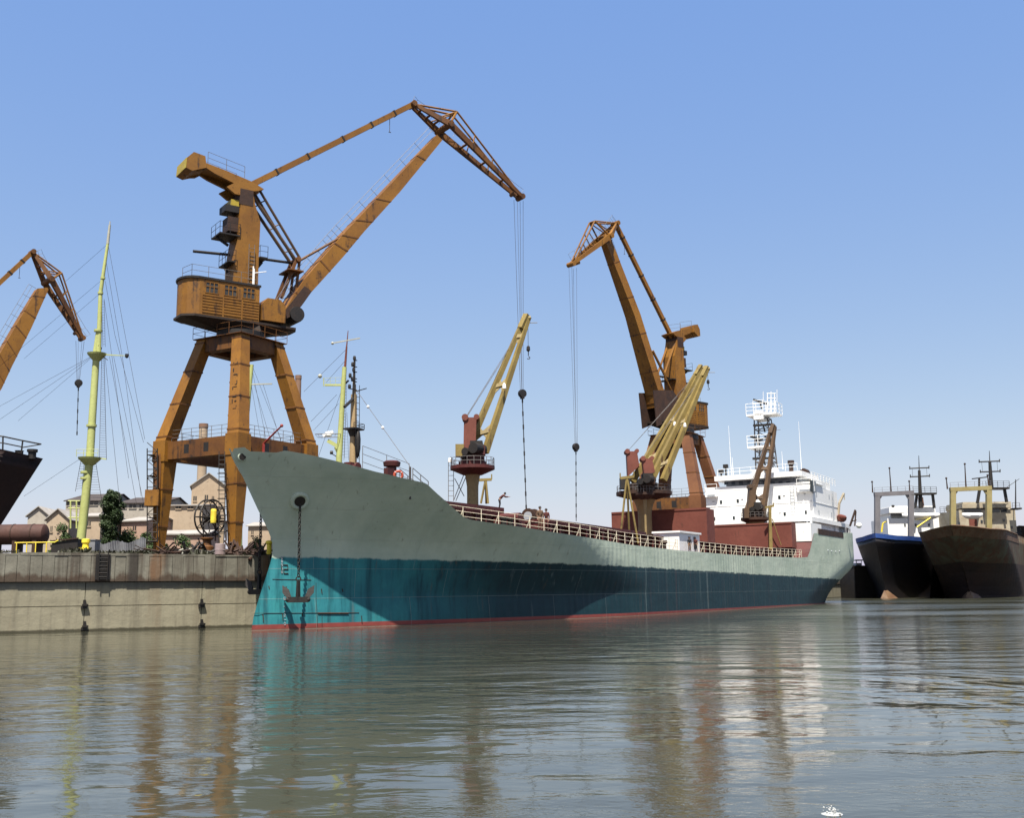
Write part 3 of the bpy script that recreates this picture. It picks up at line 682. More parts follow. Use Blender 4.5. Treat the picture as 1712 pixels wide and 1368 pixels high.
# ------------------------------------------------------------------ deck cranes
def jib_beam(mb, p0, p1, w0, w1):
    mb.beam(p0, p1, w0, w0*1.15, w1, w1*1.15)
def deck_crane(Yc, foot1, foot2, tip, col, plat, jibm, tower, cross, w=(.42,.28), colm='tan_column', mach='hatch_red', hook=None, lamp=None, spread=.0, tipsep=.18, dY=3.0, towerm='hatch_brown', pedestal=True):
    A = lambda px, py, Y=Yc: sf.at(px, py, Y)
    cx, r, ytop, ybot = col
    c = A(cx, ytop); zb = A(cx, ybot).z-3; k = Yc/FPX
    mb = MB(); rr = r*k
    if pedestal: mb.lathe([(rr*1.05, zb-c.z), (rr, -2.2), (rr*1.02, -1.5), (rr*1.3, -.7), (rr*1.75, -.1), (rr*1.8, 0)], c, 24)
    else: mb.box(c.x-rr*2.2, c.x+rr*2.2, c.y-rr*2.2, c.y+rr*2.2, zb-c.z+c.z, c.z)
    root = mb.build('deck_crane', M[colm], sf, smooth=True)
    pl, pr, py0, py1 = plat; pc = A((pl+pr)/2, py1); pR = (pr-pl)/2*k; ph = (py1-py0)*k
    mb = MB(); mb.lathe([(pR*.45, -.25), (pR*.97, ph*.35), (pR, ph*.4), (pR, ph), (pR*.2, ph+.01)], (c.x, c.y, pc.z), 28); mb.build('platform', M[mach], sf, root)
    mb = MB(); ring = [V((c.x+pR*.97*math.cos(t), c.y+pR*.97*math.sin(t), pc.z+ph)) for t in [2*math.pi*i/20 for i in range(21)]]
    mb.rail(ring, .62, 2, 1.0, .025); mb.build('railing', M['steel_rail'], sf, root)
    zt = pc.z+ph
    # machinery: slewing ring, winch drums, motors, cab
    mb = MB(); mb.lathe([(pR*.62, 0), (pR*.62, .35), (pR*.5, .4), (pR*.5, .9)], (c.x, c.y, zt), 20)
    wv = sf.Mi @ V((1,0,0)); dv = sf.Mi @ V((0,1,0))
    def wb(x0, x1, y0, y1, z0, z1):      # box in picture-aligned axes around the crane centre
        ps = []
        for z in (z0, z1): ps.append([V((c.x, c.y, zt+z))+wv*x+dv*y for x, y in ((x0,y0),(x1,y0),(x1,y1),(x0,y1))])
        mb.hexa(*ps)
    wb(-.5, .9, -.6, 1.2, .5, 1.3); wb(.2, 1.0, -.9, .2, .8, 1.5); mb.build('slewing_frame', M[mach], sf, root)
    mb = MB(); wb(-.15, .8, -.8, .9, 1.2, 1.9); mb.lathe([(.42,-.7),(.42,.7)], V((c.x, c.y, zt+1.25))+wv*.45-dv*.9, 14, 'x'); mb.lathe([(.3,-.5),(.3,.5)], V((c.x, c.y, zt+1.0))-wv*.3-dv*.9, 14, 'x'); wb(-.75, -.5, -.9, .3, .5, 1.2)
    mb.build('winch', M['black'], sf, root)
    # jib
    F1, F2 = A(*foot1), A(*foot2)
    T = A(tip[0], tip[1], Yc+dY); sep = wv*tipsep
    mb = MB(); jib_beam(mb, F1, T-sep, w[0], w[1]); jib_beam(mb, F2, T+sep, w[0], w[1])
    for t in cross:
        a = F1.lerp(T-sep, t); b = F2.lerp(T+sep, t); u = (T-F1).normalized()
        mb.beam(a, b, .28, .3, up=u)
        for sgn in (-1, 1):
            q = (b-a).normalized(); mb.beam(a+q*.06+u*sgn*.7, a+q*min(.9, (b-a).length*.4)+u*sgn*.1, .1, .28, up=u); mb.beam(b-q*.06+u*sgn*.7, b-q*min(.9, (b-a).length*.4)+u*sgn*.1, .1, .28, up=u)
    u = (T-F1).normalized(); mb.beam(T-u*1.1, T+u*.25, tipsep*2+w[1], .45, up=(0,-1,.2)); mb.tube(T-wv*.35, T+wv*.35, .2, n=10)
    mb.tube(T-V((0,0,.4)), T-V((0,0,.4))+wv*.9, .025, n=4)
    jb = mb.build('jib', M[jibm], sf, root)
    # luffing tower
    mb = MB(); (ax, ay), (bx, by), (tx0, tx1, ty) = tower
    a, b = A(ax, ay), A(bx, by); t0, t1 = A(tx0, ty), A(tx1, ty)
    for off in (-.5, .5):
        o = dv*off; mb.hexa([a+o-dv*.09, b+o-dv*.09, t1+o-dv*.09, t0+o-dv*.09], [a+o+dv*.09, b+o+dv*.09, t1+o+dv*.09, t0+o+dv*.09])
    mb.beam(a, t0, .16, 1.1, up=dv); mb.tube(t0-dv*.7, t0+dv*.7, .26, n=12); mb.tube(t1-dv*.6+V((0,0,.05)), t1+dv*.6+V((0,0,.05)), .22, n=12)
    mb.build('luffing_tower', M[towerm], sf, root)
    mb = MB()
    for off in (-.3, 0, .3): mb.tube(t0+dv*off, (T-u*1.0)+wv*off*.3, .016, n=4)
    mb.build('luffing_rope', M['rope'], sf, root)
    if hook:
        h0 = T+wv*.12-V((0,0,.4)); h1 = V((h0.x, h0.y, A(hook[0], hook[1], Yc+dY).z)); mb = MB()
        mb.tube(h0, h1+V((0,0,.9)), .02, n=4); mb.lathe([(.03,.5),(.14,.4),(.16,.1),(.05,0)], h1+V((0,0,.5)), 10); mb.tube(h1+V((0,0,.5)), h1+V((0,0,.15)), .04)
        mb.path([h1+wv*.13*math.sin(t)+V((0,0,.1*math.cos(t)-.02)) for t in [0,.7,1.4,2.1,2.8,3.5,4.2]], .035, 6); mb.build('hook', M['black'], sf, root)
    for lm in (lamp or []):
        p = A(lm[0], lm[1], Yc+dY*.35-.5); mb = MB(); mb.lathe([(.05,.25),(.12,.15),(.17,-.15),(.16,-.2)], p, 10); mb.tube(p, p+dv*.4, .03); mb.build('flood_lamp', M['white'], sf, root, smooth=True)
    # cab / control box
    return root, c, zt, pR
Y1 = sf.l2w(cl(788, 830)).y
c1, cc1, zt1, pR1 = deck_crane(Y1, (775,768), (811,757), (880,532), (790,9.5,781,838), (751,826,780,789), 'tan',
    ((777,757),(796,738),(778,797,700)), (.16, .5, .86), hook=(884,598), lamp=[(843,646)])
def pbox(x0, x1, y0, y1, Y, d, name, mat, par=None):
    a = P(x0, y1, Y); b = P(x1, y0, Y)
    return MB().box(a.x, b.x, Y-d/2, Y+d/2, a.z, b.z).build(name, mat, sf, par, world=True)
pbox(762, 776, 744, 764, Y1-.4, 1.0, 'control_box', M['tan'], c1)
mb = MB(); a = P(754, 838, Y1); b = P(754, 770, Y1); mb.ladder(a, b, .4, (1,0,0), .025, .35)
for x0, y0, x1, y1 in ((758,838,775,795),(780,795,762,838),(760,800,776,830)): mb.tube(P(x0, y0, Y1), P(x1, y1, Y1), .03, n=4)
q = P(752, 771, Y1); mb.tube(b, b+V((0,0,.3)), .03); mb.build('ladder', M['steel_rail'], sf, c1, world=True)
mb = MB(); q = P(752, 770, Y1); mb.lathe([(.05,.2),(.14,.1),(.14,-.15)], q, 10); mb.build('flood_lamp', M['white'], sf, c1, world=True)
# double crane amidships: two crane units on one broad pedestal
Y2 = sf.l2w(cl(1076, 870)).y
c2a, cc2, zt2_, pR2 = deck_crane(Y2, (1057,806), (1081,801), (1171,615), (1077,11.5,832,885), (1031,1124,823,832), 'tan',
    ((1050,797),(1068,780),(1048,1064,756)), (.2, .52), w=(.50,.32), tipsep=.12, dY=4, lamp=[(1128,709)], mach='brown_dark', colm='tan_column')
c2b, _, _, _ = deck_crane(Y2-2.2, (1085,811), (1109,803), (1181,617), (1078,2,833,860), (1062,1096,824,831), 'tan',
    ((1078,800),(1094,790),(1074,1089,768)), (.16, .52), w=(.50,.32), tipsep=.12, dY=4, hook=(1182,650), lamp=[(1145,711)], mach='brown_dark')
pbox(1037, 1052, 799, 818, Y2-1.4, 1.4, 'control_box', M['black'], c2a)
# after crane
Y3 = 137.0
c3, _, _, _ = deck_crane(Y3, (1247,863), (1275,864), (1293,714), (1262,9,872,905), (1239,1285,866,873), 'bronze',
    ((1249,862),(1262,840),(1253,1263,814)), (.2, .52, .75), w=(.55,.34), tipsep=.22, dY=3, mach='brown_dark', towerm='bronze', pedestal=True)
pbox(1243, 1250, 850, 867, Y3-1, 1.2, 'control_box', M['bronze'], c3)
# jib rests
def tripod(apex, feet, Y, bar, mat, name='jib_rest', r=.09):
    mb = MB(); A = P(apex[0], apex[1], Y); k = 0
    for fx, fy in feet: mb.tube(P(fx, fy, Y+(1.4 if k == 1 else -.1*k)), A, r, n=8); k += 1
    a, b = P(bar[0], bar[1], Y), P(bar[2], bar[3], Y); mb.beam(a, b, .22, .22); mb.tube(a, a+V((0,0,.45)), .06); mb.tube(b, b+V((0,0,.45)), .06)
    return mb.build(name, mat, sf, world=True)
yy = sf.l2w(cl(1050, 905, -6.4)).y
tripod((1048, 797), ((1036,909),(1053,911),(1067,909)), yy, (1037,800,1060,797), M['tan'], r=.09)
yy = sf.l2w(cl(812, 838, 3)).y; tripod((812, 801), ((804,842),(813,842),(816,842)), yy, (801,803,822,802), M['tan'])
yy = sf.l2w(cl(1288, 925, -5)).y
mb = MB(); a, b = P(1289, 935, yy), P(1287, 849, yy); mb.beam(a, b, .42, .42, .3, .3); mb.beam(P(1279,849,yy), P(1294,846,yy), .25); mb.tube(P(1293,846,yy), P(1293,841,yy), .07); mb.tube(P(1306,912,yy), P(1291,868,yy), .05); mb.build('jib_rest', M['tan'], sf, world=True)

# ------------------------------------------------------------------ superstructure
SX = 93.0
def fx(px, py): return sf.x(px, py, SX)
yn = fx(1360, 850).y; yf = fx(1181, 850).y     # near and far side of the house
zroof = fx(1270, 793).z; zb0 = zdeck(SX)-.5; zeave = fx(1270, 812).z; zbr = fx(1270, 806).z
xs = sf.y(1402, 876, yn).x
zwing = fx(1345, 806).z; zwl = fx(1200, 823).z
mb = MB(); mb.box(SX, xs, yn, yf, zb0, fx(1270, 817).z)
ss = mb.build('superstructure', M['white'], sf)
zt = fx(1270, 817).z
# bridge recessed under a broad roof
zro = fx(1270, 795).z; ybn = fx(1336, 800).y; ybf = fx(1200, 800).y
MB().box(SX+1.6, SX+7, ybn+.4, ybf-.6, zt, zro-.3).build('bridge', M['white_grey'], sf, ss)
mb = MB(); mb.hexa([(SX-.5, ybn-.5, zro-.45), (SX+8, ybn-.5, zro-.45), (SX+8, ybf+.3, zro-.45), (SX-.5, ybf+.3, zro-.45)], [(SX-.5, ybn-.5, zro+.2), (SX+8, ybn-.5, zro+.2), (SX+8, ybf+.3, zro+.2), (SX-.5, ybf+.3, zro+.2)])
mb.build('bridge_roof', M['white'], sf, ss)
for px in (1214, 1226, 1239, 1253, 1279, 1292, 1305, 1318):
    p = sf.x(px, 808, SX+1.6); MB().box(SX+1.56, SX+1.6, p.y-.26, p.y+.26, p.z-.24, p.z+.24).build('bridge_window', M['bridge_glass'], sf, ss)
mb = MB()
for zz in (zb0+(zt-zb0)*.34, zb0+(zt-zb0)*.68): mb.box(SX-.05, xs, yn-.05, yn-.002, zz, zz+.07); mb.box(SX-.05, SX-.002, yn-.002, yf, zz, zz+.07)
mb.beam((SX-.03, yn+1.2, zb0), (SX-.03, yn+1.2, zt), .12, .07); mb.beam((SX-.03, yf-1.5, zb0), (SX-.03, yf-1.5, zt), .1, .07)
mb.build('deck_edge', M['white'], sf, ss)
mb = MB(); mb.ladder((SX-.15, yn+2.6, zb0), (SX-.15, yn+2.6, zt), .5, (0,1,0), .03, .4); mb.ladder((xs-3, yn-.15, zb0), (xs-3, yn-.15, zt), .5, (1,0,0), .03, .4); mb.build('ladder', M['white_grey'], sf, ss)
# bulwark in front of the bridge and the wings
mb = MB(); mb.box(SX-.02, SX+.12, yn, yf, zt, zt+.5); mb.box(SX+.12, xs-6, yn-.01, yn+.12, zt, zt+.9)
pn = fx(1336, 806); mb.box(SX-.1, SX+5, yn-.2, ybn+.6, zt+.3, zt+.42)
mb.build('bridge_front_bulwark', M['white'], sf, ss)
for (x0, x1, y0, y1, side) in ((1334, 1362, 804, 815, -1), (1181, 1200, 809, 826, 1)):
    a = fx(x0, y1); b = fx(x1, y0); z0 = min(zt-.6, a.z); ya, yb = sorted((a.y, b.y))
    mb = MB(); mb.box(SX-.5, SX-.003, ya, yb, zt-.8, zt-.1); mb.rail([(SX-.5, yb, zt-.1), (SX-.5, ya, zt-.1)], 1.0, 2, 1.5, .04); mb.build('bridge_wing', M['white'], sf, ss)
    MB().box(SX-.53, SX-.503, ya+.3, yb-.3, zt-.72, zt-.5).build('name_board', M['white_grey'], sf, ss)
for px, py in ((1205.5,840),(1233.5,838),(1303,832),(1194,868),(1227,866.5),(1280,862),(1312,860),(1347,857)):
    p = fx(px, py); MB().box(SX-.025, SX-.003, p.y-.16, p.y+.16, p.z-.24, p.z+.24).build('window', M['glass'], sf, ss)
mb = MB()
for px, py in ((1193,839),(1241,835),(1311,829),(1304,858),(1345,826)): p = fx(px, py); mb.box(SX-.06, SX-.003, p.y-.16, p.y+.16, p.z-.03, p.z+.03)
mb.build('fixture', M['sheet'], sf, ss)
for px, py in ((1365,827),(1386,831),(1369,857),(1390,861)):
    p = sf.y(px, py, yn); MB().box(p.x-.18, p.x+.18, yn-.025, yn-.003, p.z-.3, p.z+.3).build('window', M['white_grey'], sf, ss)
p = sf.y(1361, 812, yn-.3); MB().box(p.x-.8, p.x+.8, yn-.35, yn-.003, p.z-.9, p.z+.6).build('window', M['glass'], sf, ss)
# upper works behind the wing: funnel house, clutter
mb = MB(); mb.box(SX+8.5, SX+13, -4, 4, zt, zt+1.6); mb.box(SX+6, SX+11.5, yn+.5, yn+2.5, zt, zt+1.2); mb.rail([(SX+.3, yn+.1, zt+.9), (xs-.2, yn+.1, zt+.9)], .9, 3, 1.5, .04)
mb.build('upper_deck_house', M['white'], sf, ss)
mb = MB(); mb.lathe([(.55,-.7),(.55,.7)], (SX+7.5, ybn+1.2, zro+.75), 14, 'x'); mb.lathe([(.3,0),(.3,1.6),(.45,1.7),(.45,2.2)], (SX+4.5, ybn+2.2, zro), 12); mb.box(SX+6, SX+8.5, ybn+1, ybn+2.4, zro+.2, zro+.6); mb.build('roof_fittings', M['brown_dark'], sf, ss)
mb = MB(); mb.lathe([(.5,0),(.55,.6),(.3,1.0)], (SX+3, ybn+4.0, zro+.2), 12); mb.box(SX+1, SX+3, ybn+5.5, ybn+6.5, zro+.2, zro+.9); mb.build('radome', M['white'], sf, ss)
for px, py in ((1214, 783), (1206, 792)):
    p = sf.x(px, 798, SX+1); q = sf.x(px, py, SX+1); mb = MB(); mb.tube((p.x, p.y, p.z-.2), (p.x, p.y, q.z), .12, n=8); mb.box(p.x-.25, p.x+.25, p.y-.3, p.y+.3, q.z, q.z+.5); mb.build('search_light', M['black'], sf, ss)
mb = MB(); mb.rail([sf.x(1200, 797, SX+.2), sf.x(1333, 786, SX+.2)], .9, 2, 1.6, .03); mb.build('railing', M['white'], sf, ss)
for (x0, y0, x1, y1) in ((1223,795,1218,712),(1226,795,1224,765),(1340,785,1335,705),(1309,785,1307,755)):
    mb = MB(); mb.tube(sf.x(x0, y0, SX+4), sf.x(x1, y1, SX+4), .05, .02, 5); mb.build('antenna', M['white'], sf, ss)
# radar mast: lattice tower with platforms
XM = SX+9
def mx(px, py): return sf.x(px, py, XM)
mb = MB(); zb = mx(1280, 798).z-1; ztp = mx(1282, 700).z
yl, yr = mx(1266, 760).y, mx(1297, 760).y; hd = 1.1
cs = [(XM-hd, yl), (XM+hd, yl), (XM+hd, yr), (XM-hd, yr)]; tp = [(XM-hd*.85, yl+(yr-yl)*.04), (XM+hd*.85, yl+(yr-yl)*.04), (XM+hd*.85, yr-(yr-yl)*.25), (XM-hd*.85, yr-(yr-yl)*.25)]
def lp(i, t): return V((cs[i][0]+(tp[i][0]-cs[i][0])*t, cs[i][1]+(tp[i][1]-cs[i][1])*t, zb+(ztp-zb)*t))
for i in range(4): mb.tube(lp(i, 0), lp(i, 1), .11, .09, 6)
nb = 6
for k in range(nb):
    for i in range(4):
        j = (i+1) % 4; mb.tube(lp(i, k/nb), lp(j, (k+1)/nb), .05, n=4); mb.tube(lp(i, (k+1)/nb), lp(j, (k+1)/nb), .06, n=4)
rm = mb.build('radar_mast', M['steel_rail'], sf)
def plat(px0, px1, py, name, mat, rail=True, th=.25):
    a, b = mx(px0, py), mx(px1, py); y0, y1 = sorted((a.y, b.y)); z = (a.z+b.z)/2
    mb = MB(); mb.box(XM-1.8, XM+1.2, y0, y1, z-th, z)
    if rail: mb.rail([(XM-1.8, y1, z), (XM-1.8, y0, z), (XM+1.2, y0, z)], 1.5, 3, 1.4, .045)
    mb.build(name, mat, sf, rm)
plat(1256, 1292, 748, 'mast_platform', M['white']); plat(1254, 1304, 694, 'mast_platform', M['white']); plat(1266, 1282, 690, 'mast_platform', M['white'], th=1.2)
for (x0, y0, x1, y1) in ((1265,671,1287,678),(1260,732,1280,738),(1265,714,1298,712),(1264,769,1300,768),(1284,734,1300,738)):
    mb = MB(); a, b = mx(x0, y0), mx(x1, y1); a.x -= 1.5; b.x -= 1.5; mb.beam(a, b, .3, .3); m_ = (a+b)/2; mb.tube(m_, m_-V((-.6,0,.9)), .12); mb.build('radar_scanner', M['black'], sf, rm)
mb = MB()
for px in (1283, 1289, 1295): mb.tube(mx(px, 694), mx(px, 655+abs(px-1289)*.6), .1, .06, 6)
for py in (658, 666, 675, 684): mb.tube(mx(1282, py), mx(1297, py), .05, n=4)
mb.tube(mx(1276,672), mx(1276,655), .04); mb.tube(mx(1299,672), mx(1299,652), .04)
mb.build('top_pole', M['white'], sf, rm)

# aft deck: window strip, boat, davit crane, posts
a = cl(1358, 894, -8.2); b = cl(1440, 895, -6)
zp = zdeck(110)
mb = MB(); z0 = zp; z1 = cl(1400, 878, -8).z
sAft = iter_edge(1361, 893)[0]
def afty(s): return -(half(s, zp)-.25)
ph = [(s, afty(s)) for s in [sAft+.4, 108, 111, 114, 117, 119, 121]]
poly = ph+[(121, 4), (sAft+.4, 4)]
mb.prismz(poly, z1-.28, z1+.25); roofa = mb.build('aft_canopy', M['white'], sf)
mb = MB()
for (s0, y0), (s1, y1) in zip(ph, ph[1:]): mb.hexa([(s0,y0+.6,z0-1),(s1,y1+.6,z0-1),(s1,y1+.7,z0-1),(s0,y0+.7,z0-1)], [(s0,y0+.6,z1-.28),(s1,y1+.6,z1-.28),(s1,y1+.7,z1-.28),(s0,y0+.7,z1-.28)])
mb.build('aft_house_side', M['white_grey'], sf, roofa)
mb = MB()
for s, y in ph: mb.box(s-.12, s+.12, y, y+.2, z0-.1, z1-.28)
mb.build('post', M['white'], sf, roofa)
for t in (.18, .36, .52, .7, .85):
    s = sAft+1+(120-sAft-1)*t; y = afty(s)+.58; MB().box(s-.5, s+.5, y-.04, y+.0, z0+.25, z1-.6).build('window', M['glass'], sf, roofa)
a = iter_edge(1368, 896); b = iter_edge(1410, 899)
mb = MB(); s0, s1 = a[0], b[0]
mb.add([(s0, -half(s0, zp-.9)-.03, zp-.95), (s1, -half(s1, zp-.9)-.03, zp-.95), (s1, -half(s1, zp-.3)-.03, zp-.2), (s0, -half(s0, zp-.3)-.03, zp-.2)], [(0,1,2,3)]); mb.build('bulwark_opening', M['brown_dark'], sf)
mb = MB()
for px, py in ((1384,921),(1390,922),(1397,923),(1403,922)): p = hullpt(px, py); mb.ball(p, .12, 8)
mb.build('scupper', M['white_grey'], sf)
# white house front stepping down to the deck beside the hatch covers
xf_ = sAft-1.1; a = sf.x(1328, 906, xf_); b = sf.x(1355, 874, xf_); ya, yb = sorted((a.y, b.y))
MB().box(xf_, SX+.5, ya, yb, a.z, b.z).build('lower_house_front', M['white'], sf, ss)
# davit, orange boat and post aft
Ya = 150
mb = MB(); mb.path([P(1401,872,Ya), P(1403,842,Ya), P(1411,825,Ya)], .18, 8); mb.tube(P(1411,825,Ya), P(1412,836,Ya), .06); mb.build('davit', M['cream'], sf, world=True)
def boat(c, L, Wd, Hh, ax, mat, name):
    ax = V(ax).normalized(); sd_ = V((-ax.y, ax.x, 0)); vs, fs = [], []; n, m = 13, 10
    for i in range(n):
        t = -1+2*i/(n-1); w_ = (1-abs(t)**2.4)*.5*Wd+.01
        for j in range(m):
            q = 2*math.pi*j/m; zz = math.sin(q); vs.append(V(c)+ax*t*L/2+sd_*math.cos(q)*w_+V((0,0,(zz*Hh*.5 if zz < 0 else zz*Hh*.32)*(.4+.6*(1-abs(t)**3)) + abs(t)**2*Hh*.15)))
    for i in range(n-1):
        for j in range(m): fs.append((i*m+j, (i+1)*m+j, (i+1)*m+(j+1)%m, i*m+(j+1)%m))
    fs.append(tuple(range(m))); fs.append(tuple(range((n-1)*m, n*m)))
    return MB().add(vs, fs)
boat(P(1407, 866, Ya), 3.0, 1.3, 1.3, (.5,.87,0), None, '').build('lifeboat', M['hatch_brown'], sf, world=True, smooth=True)
mb = MB(); mb.tube(P(1421,880,Ya), P(1430,853,Ya), .15); mb.tube(P(1429,880,Ya), P(1431,855,Ya), .1); mb.tube(P(1424,872,Ya), P(1432,870,Ya), .08); mb.build('aft_derrick', M['brown_dark'], sf, world=True)
mb = MB(); mb.ball(P(1436, 879, Ya), .4, 12); mb.build('aft_radome', M['white'], sf, world=True, smooth=True)
# ladder at the aft break
mb = MB(); a, b = cl(1348, 933, -7.6), cl(1357, 898, -7.6); mb.ladder(a, b, .9, (0,1,0), .06, .45); mb.build('ladder', M['hatch_brown'], sf)
mb = MB()
for px in (1080, 1110, 1205, 1232, 1258, 1300, 1322):
    p = cl(px, 918, -7.0); zz = zdeck(p.x)
    mb.lathe([(.22,0),(.22,.7),(.34,.75),(.3,1.0)], (p.x, -7.0, zz), 10)
mb.build('deck_fitting', M['brown_dark'], sf)
if 0: pass
# ------------------------------------------------------------------ portal cranes
def sq(c, hw, yaw, z, hw2=None):
    hw2 = hw if hw2 is None else hw2; out = []
    for a, b in ((-1,-1),(1,-1),(1,1),(-1,1)):
        x, y = a*hw, b*hw2; out.append(V((c[0]+x*math.cos(yaw)-y*math.sin(yaw), c[1]+x*math.sin(yaw)+y*math.cos(yaw), z)))
    return out
def rot(x, y, yaw): return (x*math.cos(yaw)-y*math.sin(yaw), x*math.sin(yaw)+y*math.cos(yaw))

def portal(fr, k, zt, zm, zb, At, Am, Ab, pyaw, mat, reel=False, stairs=True):
    legs = []
    for sx, sy in ((-1,-1),(1,-1),(1,1),(-1,1)):
        T = rot(sx*At, sy*At, pyaw); Mm = rot(sx*Am, sy*Am, pyaw); Bb = rot(sx*Ab, sy*Ab, pyaw); mb = MB()
        mb.hexa(sq(Mm, .62*k, pyaw, zm), sq(T, .52*k, pyaw, zt)); mb.hexa(sq(Mm, .74*k, pyaw, zm-1.75*k), sq(Mm, .72*k, pyaw, zm+.02))
        mb.hexa(sq(Bb, .30*k, pyaw, zb+.9*k), sq(Mm, .68*k, pyaw, zm-1.74*k))
        o = mb.build('leg', mat, fr); legs.append((o, Bb))
        mb = MB()
        for t in (.04, .36, .68, .96):
            c = (Mm[0]+(T[0]-Mm[0])*t, Mm[1]+(T[1]-Mm[1])*t); hw = (.62+(.52-.62)*t)*k+.035; z = zm+(zt-zm)*t; mb.hexa(sq(c, hw, pyaw, z-.07), sq(c, hw, pyaw, z+.07))
        for t in (.3, .7):
            c = (Bb[0]+(Mm[0]-Bb[0])*t, Bb[1]+(Mm[1]-Bb[1])*t); hw = (.30+(.68-.30)*t)*k+.035; z = zb+.9*k+(zm-1.74*k-zb-.9*k)*t; mb.hexa(sq(c, hw, pyaw, z-.06), sq(c, hw, pyaw, z+.06))
        mb.build('leg_flange', M['orange_dark'], fr, o)
        mb = MB(); c = Bb; mb.hexa(sq(c, .9*k, pyaw, zb+.45*k, .32*k), sq(c, .6*k, pyaw, zb+1.0*k, .3*k))
        d = rot(1, 0, pyaw); q = rot(0, 1, pyaw)
        for t in (-.75, -.25, .25, .75):
            p = V((c[0]+d[0]*t*k, c[1]+d[1]*t*k, zb+.28*k)); mb.tube(p-V((q[0], q[1], 0))*.14, p+V((q[0], q[1], 0))*.14, .27*k, n=12)
        mb.build('bogie', M['black'], fr, o)
    cor = [rot(sx*Am, sy*Am, pyaw) for sx, sy in ((-1,-1),(1,-1),(1,1),(-1,1))]
    cot = [rot(sx*At, sy*At, pyaw) for sx, sy in ((-1,-1),(1,-1),(1,1),(-1,1))]
    for i in range(4):
        a, b = V((*cor[i], zm-.85*k)), V((*cor[(i+1)%4], zm-.85*k)); u = (b-a).normalized()
        mb = MB(); mb.beam(a+u*.7*k, b-u*.7*k, .8*k, 1.5*k); o = mb.build('portal_beam', M['orange_dark'], fr)
        mb = MB(); mb.rail([a+u*.7*k+V((0,0,.76*k)), b-u*.7*k+V((0,0,.76*k))], 1.0*k, 3, 1.1*k, .025); mb.build('railing', M['steel_rail'], fr, o)
        n = u.cross(V((0,0,1)))
        for t in (.35, .62): 
            p = a.lerp(b, t); MB().add([p+n*.405*k+u*x_*.28*k+V((0,0,z_*.38*k)) for x_, z_ in ((-1,-1),(1,-1),(1,1),(-1,1))], [(0,1,2,3)]).build('panel_opening', M['black'], fr, o)
        a, b = V((*cot[i], zt-.55*k)), V((*cot[(i+1)%4], zt-.55*k)); u = (b-a).normalized()
        mb = MB(); mb.beam(a+u*.45*k, b-u*.45*k, .9*k, 1.2*k); mb.build('top_beam', M['orange_dark'], fr)
    mb = MB(); mb.lathe([(2.2*k, -.75*k), (2.5*k, -.5*k), (2.5*k, .15*k), (2.05*k, .2*k), (2.05*k, .75*k)], (0,0,zt), 28); mb.build('slewing_ring', M['black'], fr, smooth=True)
    mb = MB(); cr = [V((*rot(sx*(At+.75*k), sy*(At+.75*k), pyaw), zt+.06)) for sx, sy in ((-1,-1),(1,-1),(1,1),(-1,1),(-1,-1))]
    mb.hexa([c-V((0,0,.06)) for c in cr[:4]], [c for c in cr[:4]]); mb.rail(cr, 1.0*k, 2, 1.6*k, .025); mb.build('top_walkway', M['orange_dark'], fr)
    return legs

def house(fr, r0, r1, w, z0, z1, mat, k=1.0, win=3, fz=None):
    # machinery house with a rounded rear end, windows and louvred side
    rr = w*1.0; pts = []
    for i in range(9):
        t = math.pi/2+math.pi*i/8; pts.append((r0+rr*.75+rr*.75*math.cos(t), w*math.sin(t)))
    pts = [(r1, w)]+pts+[(r1, -w)]
    h = MB().prismz(pts, z0, z1).build('machinery_house', mat, fr)
    big = [(p[0]*1.0+(-.15 if p[0] < (r0+r1)/2 else .1), p[1]*1.05) for p in pts]
    MB().prismz(big, z1, z1+.18*k).build('house_roof', M['black'], fr, h)
    xs0 = r0+rr*.75+.1; L = r1-xs0
    n = 7; zl = z0+.25; zu = z0+(z1-z0)*.56
    for side in (-1, 1):
        mb = MB()
        for i in range(n):
            z = zl+(zu-zl)*i/(n-1)
            for a, b in ((.03, .36), (.39, .68), (.71, .985)): mb.box(xs0+L*a, xs0+L*b, side*w-(.05 if side < 0 else -.003), side*w+(.05 if side > 0 else -.003), z-.07*k, z+.07*k)
        mb.build('louvre', mat, fr, h)
    for side in (-1, 1):
        for i in range(win):
            xc = xs0+L*(.18+.315*i); ww, hh = L*.105, (z1-z0)*.15; zc = z0+(z1-z0)*.77
            yy = side*(w+.012); mb = MB().box(xc-ww, xc+ww, min(yy, side*(w+.003)), max(yy, side*(w+.003)), zc-hh, zc+hh); wn = mb.build('window', M['glass_dusty'], fr, h)
            mb = MB(); y0 = side*(w+.014); y1 = side*(w+.06); ya, yb = sorted((y0, y1))
            for t in (-1, -.33, .33, 1): mb.box(xc+ww*t-.035, xc+ww*t+.035, ya, yb, zc-hh-.03, zc+hh+.03)
            for t in (-1, .2, 1): mb.box(xc-ww-.03, xc+ww+.03, ya-.004, yb+.004, zc+hh*t-.03, zc+hh*t+.03)
            mb.build('window_frame', mat, fr, wn)
    # floor and tapered underside
    fl = [(p[0]+(-.2 if p[0] < (r0+r1)/2 else 0), p[1]*1.06) for p in pts]
    return h, pts

def railtop(mb, a, b, h=1.0): mb.rail([a, b], h, 2, 1.4, .025)

